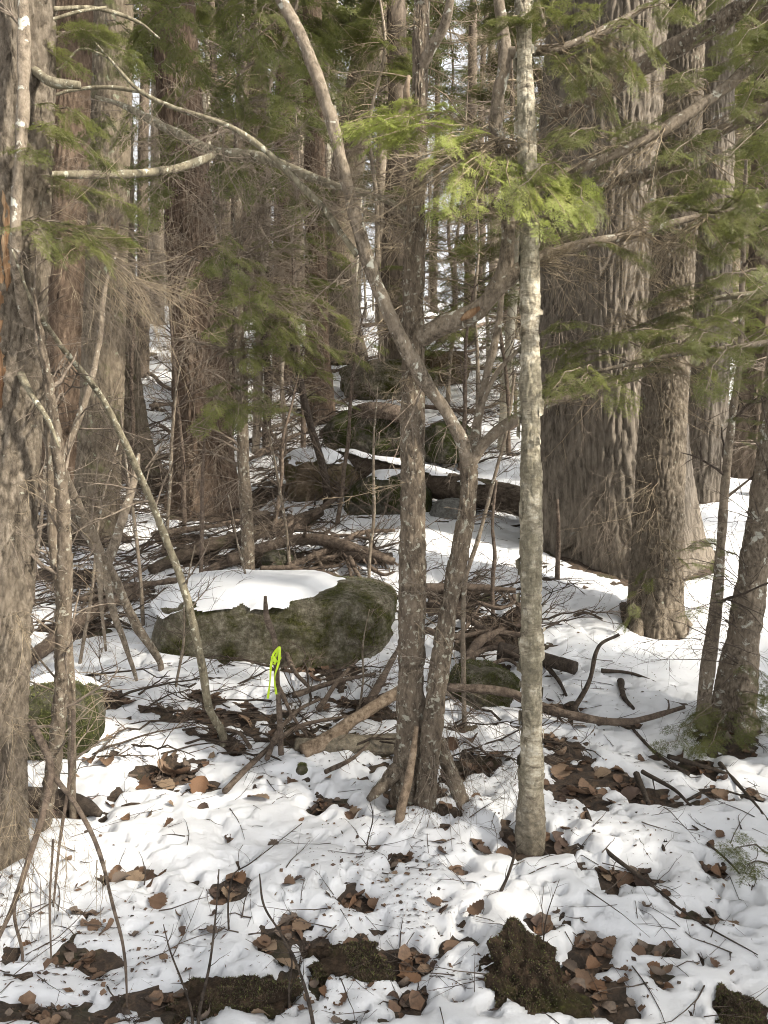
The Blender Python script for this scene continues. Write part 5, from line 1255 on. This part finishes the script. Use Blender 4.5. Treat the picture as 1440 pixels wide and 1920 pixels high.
fans('forked', [(830, 1290, 3.05, 960, 1420, 2.85, 8, .3, .0022), (835, 1350, 3.02, 930, 1560, 2.75, 7, .3, .002), (810, 1420, 3.0, 880, 1600, 2.7, 8, .25, .002), (850, 1100, 3.1, 930, 1060, 2.9, 4, .3), (820, 1250, 3.05, 700, 1200, 2.95, 4, .3), (870, 980, 3.08, 960, 940, 2.95, 5, .3), (840, 1120, 3.1, 740, 1060, 3.0, 4, .3), (650, 370, 3.0, 760, 420, 2.8, 5, .3), (690, 490, 3.0, 600, 560, 2.85, 4, .3), (740, 620, 3.0, 640, 660, 2.9, 4, .3), (905, 730, 3.25, 980, 640, 3.1, 5, .35), (795, 720, 3.03, 700, 790, 2.9, 4, .35), (850, 790, 3.07, 760, 860, 2.95, 4, .3), (500, 285, 3.1, 640, 240, 3.0, 5, .3), (330, 205, 3.1, 400, 130, 3.0, 5, .3), (430, 240, 3.1, 360, 330, 3.0, 4, .3), (600, 385, 3.05, 540, 470, 3.0, 5, .3)], 'twig')
TF = np.random.default_rng(8)
fans('center_hemlock', [(ax + TF.uniform(-20, 20), ay, aY, ax + TF.uniform(-170, 170), ay + TF.uniform(-110, 160), aY + TF.uniform(-.4, .2), 5, .35, .0018) for (ax, ay, aY) in [(700, 366, 3.3), (620, 345, 3.4), (560, 325, 3.5), (490, 295, 3.6), (450, 290, 3.65), (400, 285, 3.7), (330, 250, 3.8), (260, 212, 3.95), (320, 318, 3.4), (200, 326, 3.1)] for _ in range(2)], 'twig')
fans('forked', [(ax, ay, aY, ax + TF.uniform(-150, 150), ay + TF.uniform(-120, 120), aY + TF.uniform(-.3, .2), 4, .35, .0017) for (ax, ay, aY) in [(605, 390, 3.05), (540, 325, 3.1), (430, 240, 3.1), (290, 188, 3.1), (622, 225, 3.0), (572, 85, 3.0), (655, 360, 3.0), (695, 500, 3.0), (745, 620, 3.0), (862, 820, 3.08), (905, 835, 3.1), (935, 612, 3.3)]], 'twig')
fans('plated_tree', [(200, 560, 6.7, 320, 520, 6.3, 10, .4, .004), (195, 640, 6.7, 90, 600, 6.3, 8, .4, .004), (190, 760, 6.7, 300, 800, 6.3, 8, .4, .004), (185, 900, 6.8, 280, 960, 6.4, 8, .4, .004), (190, 840, 6.8, 330, 850, 6.2, 8, .4, .004), (180, 960, 6.8, 80, 1020, 6.4, 8, .4, .004), (205, 420, 6.7, 310, 380, 6.3, 9, .4, .004), (210, 300, 6.7, 120, 330, 6.3, 9, .4, .004)], 'twig')
fans('red_hemlock', [(370, 560, 8, 470, 500, 7.4, 12, .4, .005), (365, 480, 8, 280, 560, 7.4, 12, .4, .005), (380, 700, 8, 480, 720, 7.4, 10, .4, .005), (360, 400, 8, 460, 420, 7.4, 12, .4, .005), (350, 300, 8, 270, 330, 7.4, 10, .4, .005), (385, 820, 8, 480, 860, 7.4, 12, .4, .004), (385, 860, 8, 300, 890, 7.4, 10, .4, .004), (345, 250, 8, 450, 260, 7.4, 10, .4, .005), (370, 620, 8, 300, 680, 7.4, 10, .4, .005)], 'twig')
fans('twin_far', [(595, 600, 12.4, 520, 560, 11.5, 16, .45, .006), (594, 520, 12.4, 530, 520, 11.5, 16, .45, .006), (594, 560, 12.4, 560, 620, 11.5, 16, .45, .006), (592, 450, 12.4, 510, 460, 11.5, 16, .45, .006), (590, 380, 12.4, 660, 400, 11.5, 14, .45, .006), (590, 300, 12.4, 510, 320, 11.5, 14, .45, .006), (590, 200, 12.4, 660, 200, 11.5, 14, .45, .006), (588, 100, 12.4, 520, 120, 11.5, 14, .45, .006)], 'bark_red')

# ================================================================== crowns above the picture (they shade the ground)
def crown_mesh(name, n, rad, height, size, seed, lod='far'):
    """Layered hemlock crown: boughs round a stem with sprays along them."""
    a = Acc(); r = np.random.default_rng(seed)
    m = n // 7
    z0 = r.uniform(0, 1, m) ** .85 * height; az = r.uniform(0, 2 * math.pi, m)
    L = rad * (1.05 - .85 * z0 / height) * r.uniform(.6, 1.1, m)
    d = np.column_stack([np.cos(az), np.sin(az), r.uniform(-.25, .12, m)])
    C = np.stack([np.column_stack([np.zeros(m), np.zeros(m), z0]) + d * (L * q)[:, None] - np.column_stack([np.zeros(m), np.zeros(m), .12 * L * q * q]) for q in np.linspace(0, 1, 5)], 1)
    tubes_into(a, C, np.outer(np.full(m, .02), [1, .8, .6, .4, .2]), 3, 1)
    idx = np.repeat(np.arange(m), 7); t = np.tile(np.linspace(.25, .97, 7), m)
    i = np.minimum((t * 4).astype(int), 3); f = (t * 4 - i)[:, None]
    p = C[idx, i] * (1 - f) + C[idx, i + 1] * f
    sd = np.column_stack([-d[idx, 1], d[idx, 0], np.zeros(len(idx))]) * np.where(np.arange(len(idx)) % 2, 1, -1)[:, None]
    sprays_into(a, p, d[idx] + sd * r.uniform(.3, 1.1, (len(idx), 1)) + np.array([0, 0, -.25]), size * r.uniform(.6, 1.2, len(idx)), lod, .3)
    return a.mesh(name, ['needles_far', 'twig_dark'], (0, 0, 0), False)
CROWNS = [crown_mesh('crown', 90, 2.3, 6.0, .7, 3), crown_mesh('crown', 90, 1.7, 5.0, .6, 5)]
for k, (key, top, r0) in enumerate(CROWN_SPOTS):
    rt = TREES[key]['root']
    big = r0 > .1
    o = link('crown', CROWNS[0 if big else 1], rt)
    o.location = [top[0] - rt.location[0], top[1] - rt.location[1], top[2] - (5.4 if big else 4.3) - rt.location[2]]
    o.rotation_euler = (0, 0, k * 1.7)
    o['kind'] = 'stuff'
o = link('crown', CROWNS[1], TREES['off_right']['root']); o.location = (.1, .1, 6.5); o['kind'] = 'stuff'

# ================================================================== the woods behind
def far_tree(seed, height, r0, twig_lo, n_tw, leaf_lo, n_lf, size):
    """Trunk, dead-branch and foliage meshes of a forest tree at the origin."""
    r = np.random.default_rng(seed)
    zs = np.linspace(-.3, height, 7)
    pts = np.column_stack([r.normal(0, .06, 7) * np.linspace(0, 1.6, 7), r.normal(0, .06, 7) * np.linspace(0, 1.6, 7), zs])
    rad = r0 * np.linspace(1.15, .35, 7)
    a = Acc(); trunk_into(a, pts, rad, 28, .11, 'ridged' if r0 > .1 else None, .25, seed, cap=False)
    tr = a.mesh('trunk', ['bark_far'])
    a = Acc(); m = n_tw
    z0 = twig_lo + (height - twig_lo) * r.uniform(0, 1, m) * .9; az = r.uniform(0, 6.283, m)
    d = unit(np.column_stack([np.cos(az), np.sin(az), r.uniform(-.35, .35, m)]))
    L = r.uniform(.5, 1.0, m) * (.8 + 4.5 * r0)
    C, R = twig_batch(np.column_stack([np.interp(z0, zs, pts[:, 0]), np.interp(z0, zs, pts[:, 1]), z0]), d, L, np.full(m, .006 + .03 * r0), .25, .2, 6)
    tubes_into(a, C, R, 4)
    (C2, R2), L2 = sub_twigs(C, L, 6, .8, (.25, .6), .0035, .35, .12); tubes_into(a, C2, R2, 3)
    (C3, R3), _ = sub_twigs(C2, L2, 3, .8, (.3, .7), .0022, .35, .1, n=4); tubes_into(a, C3, R3, 3)
    tw = a.mesh('dead_branches', ['twig' if seed % 2 else 'twig_tan'])  # far twigs in lighter colours as a stand-in for haze
    a = Acc(); m = n_lf // 6
    z0 = leaf_lo + (height - leaf_lo) * r.uniform(0, 1, m); az = r.uniform(0, 6.283, m)
    L = (.7 + 5 * r0) * (1.1 - .7 * (z0 - leaf_lo) / (height - leaf_lo)) * r.uniform(.6, 1.1, m)
    d = np.column_stack([np.cos(az), np.sin(az), r.uniform(-.2, .1, m)])
    C = np.stack([np.column_stack([np.interp(z0, zs, pts[:, 0]), np.interp(z0, zs, pts[:, 1]), z0]) + d * (L * q)[:, None] - np.column_stack([0 * L, 0 * L, .15 * L * q * q]) for q in np.linspace(0, 1, 5)], 1)
    tubes_into(a, C, np.outer(np.full(m, .004 + .03 * r0), [1, .8, .6, .4, .2]), 3, 1)
    idx = np.repeat(np.arange(m), 6); t = np.tile(np.linspace(.3, .97, 6), m)
    i = np.minimum((t * 4).astype(int), 3); f = (t * 4 - i)[:, None]
    p = C[idx, i] * (1 - f) + C[idx, i + 1] * f
    sd = np.column_stack([-d[idx, 1], d[idx, 0], 0 * d[idx, 0]]) * np.where(np.arange(len(idx)) % 2, 1, -1)[:, None]
    sprays_into(a, p, d[idx] + sd * r.uniform(.3, 1.1, (len(idx), 1)) + np.array([0, 0, -.25]), size * r.uniform(.6, 1.2, len(idx)), 'far' if r0 > .08 else 'lo', .3)
    lf = a.mesh('crown', ['needles_far' if r0 > .08 else 'needles', 'twig_dark'], (0, 0, 0), False)
    return tr, tw, lf
FARP = [far_tree(1, 17, .19, 1.2, 60, 7, 120, .7), far_tree(2, 18, .15, 1.5, 60, 9, 96, .65), far_tree(3, 16, .24, 2.0, 50, 6.0, 132, .75), far_tree(4, 13, .10, .8, 60, 4.0, 84, .5)]
UND = [far_tree(11, 5.2, .035, .4, 50, .9, 150, .30), far_tree(12, 6.5, .045, .5, 60, 1.6, 150, .32), far_tree(13, 4.2, .028, .3, 46, .7, 130, .27)]

def put_tree(proto, name, x, y, sc, rot, label, group, mat=None, leafy=True, tilt=(0, 0), cat='tree'):
    z = float(ground(x, y))
    rt = root(name, (x, y, z), label, cat, group)
    rt.scale = (sc, sc, sc); rt.rotation_euler = (tilt[0], tilt[1], rot)
    for nm, me in zip(('trunk', 'dead_branches', 'crown'), proto):
        if nm == 'crown' and not leafy: continue
        o = link(nm, me, rt)
        if nm != 'trunk': o['kind'] = 'stuff'
        elif mat:
            o.material_slots[0].link = 'OBJECT'; o.material_slots[0].material = MATS[mat]
    return rt
def at_col(px, Y):
    return (px - 720) / FPX * Y * 1.0, Y
FR = np.random.default_rng(5)
MARKS = [(100, 'beyond the torn-bark hemlock'), (300, 'beyond the plated tree'), (460, 'beyond the large reddish trunk'), (575, 'beyond the thin upright sapling'), (735, 'beyond the sunlit leaning trunk'), (870, 'up the slope from the arching root'), (1010, 'up the slope from the snow-topped log'), (1240, 'beyond the massive pine'), (1350, 'beyond the ridged trunk'), (9999, 'beyond the smooth leaning tree')]
def mark(px):
    return next(t for lim, t in MARKS if px < lim)
def trunk_label(m_, k, sc, px, Y):
    size = 'stout' if (.19, .15, .24, .10)[k] * sc > .18 else 'slender'
    far = 'deep in the woods' if Y > 30 else 'in the woods'
    return '%s %s trunk %s %s' % (size, TONE[m_], far, mark(px))
taken = [(d['base'][0], d['base'][1], .7) for d in TREES.values()]
def free(x, y, rr):
    for (a_, b_, c_) in taken:
        if math.hypot(x - a_, y - b_) < rr + c_ * .5: return False
    return True
# trunks picked out in the photograph: pixel column, metres ahead, prototype, scale, bark
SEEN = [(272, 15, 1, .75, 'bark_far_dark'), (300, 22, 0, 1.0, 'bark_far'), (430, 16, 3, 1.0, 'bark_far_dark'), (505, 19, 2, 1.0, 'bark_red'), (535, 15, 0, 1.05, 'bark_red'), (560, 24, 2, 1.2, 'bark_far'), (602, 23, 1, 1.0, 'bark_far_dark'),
        (718, 21, 0, 1.0, 'bark_far'), (735, 15, 2, 1.0, 'bark_far_dark'), (812, 24, 3, 1.1, 'bark_far_dark'), (880, 18, 3, 1.25, 'bark_far_dark'), (898, 25, 3, 1.2, 'bark_far_dark'), (965, 20, 1, .9, 'bark_far_pale_lit'), (925, 28, 0, 1.0, 'bark_far'), (1020, 16, 0, 1.0, 'bark_far'), (1382, 13, 3, 1.1, 'bark_far_pale_lit'), (1360, 17, 1, 1.0, 'bark_far'), (1405, 22, 0, 1.0, 'bark_far_pale_lit'),
        (20, 13, 2, .9, 'bark_far'), (165, 14, 1, 1.0, 'bark_far_pale_lit'), (310, 30, 1, 1.1, 'bark_far_pale_lit'), (400, 28, 1, 1.1, 'bark_far_pale_lit'), (470, 26, 3, 1.1, 'bark_far_pale_lit'), (600, 30, 3, 1.2, 'bark_far_pale_lit'), (1300, 25, 1, 1.0, 'bark_far_pale_lit'), (1432, 15, 0, .9, 'bark_far_dark'), (760, 30, 3, 1.2, 'bark_far')]
TONE = {'bark_far_dark': 'dark', 'bark_far': 'grey-brown', 'bark_red': 'reddish', 'bark_far_pale_lit': 'pale sunlit'}
for (px, Y, k, sc, m_) in SEEN:
    x, y = at_col(px, Y); taken.append((x, y, .8))
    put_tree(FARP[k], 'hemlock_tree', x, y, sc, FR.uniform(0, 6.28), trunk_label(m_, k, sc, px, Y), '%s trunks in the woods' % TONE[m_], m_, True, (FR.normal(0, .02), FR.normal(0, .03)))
n_far = 0
while n_far < 58:
    Y = 16 + 44 * FR.random() ** 1.1; px = FR.uniform(-220, 1490); x, y = at_col(px, Y)
    if (815 < px < 925 and FR.random() < .85) or (600 < px < 720 and Y < 20): continue
    if not free(x, y, .9): continue
    taken.append((x, y, .8)); n_far += 1
    m_ = ['bark_far', 'bark_far_dark', 'bark_far_pale_lit', 'bark_far', 'bark_far_pale_lit'][int(FR.integers(0, 5))]
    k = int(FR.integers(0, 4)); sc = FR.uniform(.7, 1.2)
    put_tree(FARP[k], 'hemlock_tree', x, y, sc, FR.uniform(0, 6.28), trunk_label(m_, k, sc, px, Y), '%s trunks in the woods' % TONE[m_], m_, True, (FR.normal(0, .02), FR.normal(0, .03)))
# young hemlocks under the big trees
UPOS = [(480, 10.5, 1), (430, 12, 2), (530, 9.6, 0), (60, 10.5, 0), (150, 11, 1), (840, 13, 0), (1020, 9.5, 1), (960, 12, 2), (1300, 10.5, 0), (1400, 11, 1), (1440, 8.2, 0), (1380, 14, 1), (20, 8.6, 1), (500, 13, 0), (350, 13.5, 1), (780, 15, 0), (900, 11.2, 2), (1290, 12.5, 1), (200, 15, 0), (1060, 13, 1), (720, 13.5, 1)]
for (px, Y, k) in UPOS:
    x, y = at_col(px, Y)
    put_tree(UND[k], 'young_hemlock', x, y, FR.uniform(.85, 1.25), FR.uniform(0, 6.28), '%s young hemlock with green sprays %s' % (('thin', 'tall thin', 'short')[k], mark(px)), 'young hemlocks under the tall trees', None, True, (FR.normal(0, .03), FR.normal(0, .04)))
n_s = 0
while n_s < 85:
    Y = FR.uniform(10.5, 34); px = FR.uniform(-150, 1600); x, y = at_col(px, Y)
    if not free(x, y, .35) or (580 < px < 700 and Y < 17.5): continue
    n_s += 1
    leafy = FR.random() < .3; m_ = ['bark_far', 'bark_far_dark', 'bark_far_pale_lit'][int(FR.integers(0, 3))]
    tone = {'bark_far': 'grey-brown', 'bark_far_dark': 'dark', 'bark_far_pale_lit': 'pale'}[m_]
    put_tree(UND[int(FR.integers(0, 3))], 'young_hemlock' if leafy else 'bare_sapling', x, y, FR.uniform(1.0, 1.7), FR.uniform(0, 6.28),
             ('%s stemmed leafy young hemlock %s' if leafy else '%s bare sapling full of fine dead twigs %s') % (tone, mark(px)), 'leafy saplings in the woods' if leafy else 'bare saplings in the woods', m_, leafy, (FR.normal(0, .04), FR.normal(0, .05)))
# unseen tall hemlocks, added so that their crowns shade the foreground
for (x, y, k, sc) in [(7.4, -3.6, 0, 1.0), (9.0, 4.0, 2, 1.0), (10.5, -1.0, 1, 1.1), (-4.2, 3.4, 0, .9), (-6.0, 6.5, 2, 1.0), (10.5, 10.5, 1, 1.1)]:
    put_tree(FARP[k], 'hemlock_tree', x, y, sc, FR.uniform(0, 6.28), 'unseen tall hemlock added to shade the foreground snow', 'unseen hemlocks added for shade', 'bark_far', True)

# unseen thicket of young hemlocks, added on the sunny side to darken the foreground
THK = far_tree(16, 5.6, .07, .4, 40, .7, 300, .5)
for (x, y, sc) in [(4.3, -.3, 1.0), (5.3, .9, 1.05), (5.0, -1.6, 1.1), (6.3, 1.9, 1.1), (4.0, .9, .8)]:
    put_tree(THK, 'young_hemlock', x, y, sc, FR.uniform(0, 6.28), 'unseen bushy young hemlock added to shade the foreground snow', 'unseen bushy hemlocks added for shade', None, True)

# ================================================================== fallen leaves
def leaf_mesh(seed, w, fold, curl, twist):
    r = np.random.default_rng(seed); n = 13
    V = []
    for i in range(n):
        t = i / (n - 1)
        hw = w * (math.sin(math.pi * min(1, t ** .8)) ** .75) * (1 - .15 * t) * (1 + (.16 if i % 2 else -.06)) + .004
        ang = curl * (t - .4); R_ = 1 / curl if abs(curl) > .05 else 20
        x = R_ * math.sin(ang); z = R_ * (1 - math.cos(ang))
        for q in (-1, -.5, 0, .5, 1):
            h = hw * q * (1 + r.normal(0, .05))
            V.append((x + r.normal(0, .008), h * math.cos(fold * abs(q)), z + abs(h) * math.sin(fold * abs(q)) + twist * h * (t - .5) + r.normal(0, .012)))
    Q = []
    for i in range(n - 1):
        for j in range(4):
            Q.append((i * 5 + j, i * 5 + j + 1, (i + 1) * 5 + j + 1, (i + 1) * 5 + j))
    a = Acc(); a.add(np.array(V), np.array(Q))
    # stalk
    x0 = np.array(V[2]); C = np.stack([x0 + np.array([-s_ * .28, 0, s_ * .05]) for s_ in (0, .5, 1)])[None]
    tubes_into(a, C, np.array([[.012, .01, .008]]), 3)
    return a
LM = []
for k in range(30):
    r = np.random.default_rng(100 + k)
    LM.append(leaf_mesh(k, r.uniform(.24, .46), r.uniform(.1, .75), r.uniform(-1.6, 2.4), r.uniform(-.6, .6)).mesh('fallen_leaf', ['dead_leaf_%d' % (k % 7)]))
TOPZ = top_of(HITS[:, 0], HITS[:, 1])
SNOWY = snow_depth(HITS[:, 0].copy(), HITS[:, 1].copy()) > .012
LEAFMARK = [(1000, 1560, 'beside the birch'), (780, 1500, 'by the slim hemlock'), (520, 1370, 'near the yellow ribbon'), (985, 1840, 'beside the large earth clump'), (645, 1810, 'by the low green earth clump'), (455, 1880, 'beside the dark earth clump'), (1375, 1900, 'by the small earth clump'), (60, 1600, 'under the drooping dead branches'), (310, 1460, 'below the pale arching sapling'),
            (1370, 1390, 'below the smooth leaning tree'), (1215, 1510, 'beside the dark wet sticks'), (430, 1660, 'beside the thin standing twigs'), (700, 1650, 'below the slim hemlock'), (1200, 1700, 'below the birch'), (905, 1290, 'beside the low mossy boulder'), (100, 1340, 'beside the small mossy boulder')]
COLN = ['brown', 'dark brown', 'tan', 'very dark brown', 'orange-brown', 'greyish brown', 'pale tan']
for i, (px, py, sz) in enumerate(spots):
    h = HITS[i]; L = min(sz, 44) * h[1] / FPX * 1.1
    k = int(LR.integers(0, 30))
    o = link('fallen_leaf', LM[k], None, (h[0], h[1], TOPZ[i] + L * .13))
    o.scale = (L, L, L)
    o.rotation_euler = (LR.normal(.15, .4), LR.normal(0, .4), LR.uniform(0, 6.28))
    where = min(LEAFMARK, key=lambda q: math.hypot((px - q[0]), (py - q[1]) * 1.4))[2]
    size = 'large' if sz > 38 else 'small' if sz < 22 else 'mid-sized'
    tag(o, ('%s %s fallen leaf on %s %s' % (size, COLN[k % 7], 'the snow' if SNOWY[i] else 'bare litter', where)).strip(), 'leaf', 'fallen leaves on the snow' if SNOWY[i] else 'fallen leaves on the bare patches')
# two pale leaves still hanging on the plated tree's twigs
for (px, py, sz, ry) in ((209, 412, 28, 1.4), (219, 425, 26, 1.7)):
    p = P(px, py, 6.2); L = sz * 6.2 / FPX
    o = link('hanging_leaf', LM[6], None, p); o.scale = (L, L, L); o.rotation_euler = (.3, ry, .4)
    tag(o, 'pale withered leaf still hanging from a twig beside the plated trunk', 'leaf', 'withered leaves on the twig')

# matted leaves filling the bare patches
LAY = [leaf_mesh(300 + k, .4, .4, [.8, -1.0, 1.8][k], .4) for k in range(3)]
n = 9000
xx = []; 
for (a_, b_, ra, rb_) in PW:
    if b_ > 5.2: continue
    m = int(9 + 330 * ra * rb_ * 3)
    xx.append(np.column_stack([a_ + LR.normal(0, ra * .55, m), b_ + LR.normal(0, rb_ * .55, m)]))
xx = np.concatenate(xx); sd_ = snow_depth(xx[:, 0].copy(), xx[:, 1].copy()); xx = xx[sd_ < .004]
zt = top_of(xx[:, 0], xx[:, 1])
acc = Acc()
mid = LR.integers(0, 5, len(xx))
for j in range(len(xx)):
    V = LAY[j % 3].v[0][::1]; Qs = LAY[j % 3].q[0]
    # a quarter of the leaf's quads: torn bits and part-buried leaves
    V0 = V.reshape(13, 5, 3)[::3][:, ::2].reshape(-1, 3)
    L = LR.uniform(.015, .065); e1, e2, e3 = LR.normal(0, .3), LR.normal(0, .3), LR.uniform(0, 6.28)
    c1, s1, c2, s2, c3, s3 = math.cos(e1), math.sin(e1), math.cos(e2), math.sin(e2), math.cos(e3), math.sin(e3)
    Rm_ = np.array([[c3, -s3, 0], [s3, c3, 0], [0, 0, 1]]) @ np.array([[c2, 0, s2], [0, 1, 0], [-s2, 0, c2]]) @ np.array([[1, 0, 0], [0, c1, -s1], [0, s1, c1]])
    nr = 5
    q_ = np.array([(i * 3 + jj, i * 3 + jj + 1, (i + 1) * 3 + jj + 1, (i + 1) * 3 + jj) for i in range(nr - 1) for jj in range(2)])
    acc.add((V0 @ Rm_.T) * L + np.array([xx[j, 0], xx[j, 1], zt[j] + LR.uniform(.0, .012)]), q_, None, int(mid[j]))
o = link('leaf_litter', acc.mesh('leaf_litter', ['dead_leaf_0', 'dead_leaf_1', 'dead_leaf_3', 'dead_leaf_5', 'dead_leaf_1']))
tag(o, 'matted brown leaf litter showing where the snow has melted', 'leaf litter', None, 'stuff')

# litter too small to count: bark crumbs, bits of leaf, fallen needles and twig ends
a = Acc(); n = 15000
py = 1080 + 840 * LR.random(n) ** .75; px = LR.uniform(-60, 1500, n)
D = FW[None] + ((px - 720) / FPX)[:, None] * RT[None] - ((py - 960) / FPX)[:, None] * UPV[None]
x = np.zeros(n); y = np.zeros(n); done = np.zeros(n, bool)
for Yt in np.arange(1.7, 9, .03):
    t = Yt / D[:, 1]; q = EYE[None] + D * t[:, None]
    under = (~done) & (q[:, 2] < ground(q[:, 0], q[:, 1]) + .03)
    x[under] = q[under, 0]; y[under] = q[under, 1]; done |= under
x, y = x[done], y[done]
dens = fbm(x * 2.2, y * 2.2, 0, 3, 55) + LR.normal(0, .35, len(x))
keep = dens > .05; x, y = x[keep], y[keep]
z = top_of(x, y); m = len(x)
az = LR.uniform(0, 6.28, m); L = np.exp(LR.normal(-5.15, .5, m)); w_ = L * np.where(LR.random(m) < .6, LR.uniform(.06, .16, m), LR.uniform(.3, .8, m))
d = np.column_stack([np.cos(az), np.sin(az), LR.normal(0, .25, m)]); sd = np.column_stack([-np.sin(az), np.cos(az), LR.normal(0, .3, m)])
c = np.column_stack([x, y, z + .003])
V = np.stack([c - d * L[:, None], c + sd * w_[:, None] + [0, 0, .002], c + d * L[:, None], c - sd * w_[:, None]], 1).reshape(-1, 3)
k = np.arange(m) * 4
a.add(V, np.column_stack([k, k + 1, k + 2, k + 3]))
mi = LR.integers(0, 4, m).astype(np.int32); a.qm = [mi]
o = link('litter', a.mesh('litter', ['dead_leaf_1', 'dead_leaf_3', 'twig_dark', 'dead_leaf_0']))
tag(o, 'scattered crumbs of bark, needles and leaf on the snow', 'litter', None, 'stuff')
# thin fallen twigs, likewise past counting
a = Acc(); n = 420
px = LR.uniform(-40, 1480, n); py = LR.uniform(1000, 1910, n)
H2 = np.array([hit(u, v, .03) for u, v in zip(px, py)])
az = LR.uniform(0, 6.28, n); Lw = LR.uniform(.05, .32, n)
rng = np.random.default_rng(77)
C, R = twig_batch(np.column_stack([H2[:, 0], H2[:, 1], top_of(H2[:, 0], H2[:, 1]) + .004]), np.column_stack([np.cos(az), np.sin(az), LR.normal(.05, .12, n)]), Lw, LR.uniform(.0012, .003, n), .2, 0, 6)
g = top_of(C[..., 0].ravel(), C[..., 1].ravel()).reshape(C.shape[:2])
C[..., 2] = np.maximum(C[..., 2], g + .003)
tubes_into(a, C, R, 4); (C2, R2), _ = sub_twigs(C, Lw, 2, .7, (.3, .6), .001, .2, 0); tubes_into(a, C2, R2, 3)
o = link('fallen_twigs', a.mesh('fallen_twigs', ['twig_dark']))
tag(o, 'thin fallen twigs strewn over the snow', 'twigs', None, 'stuff')
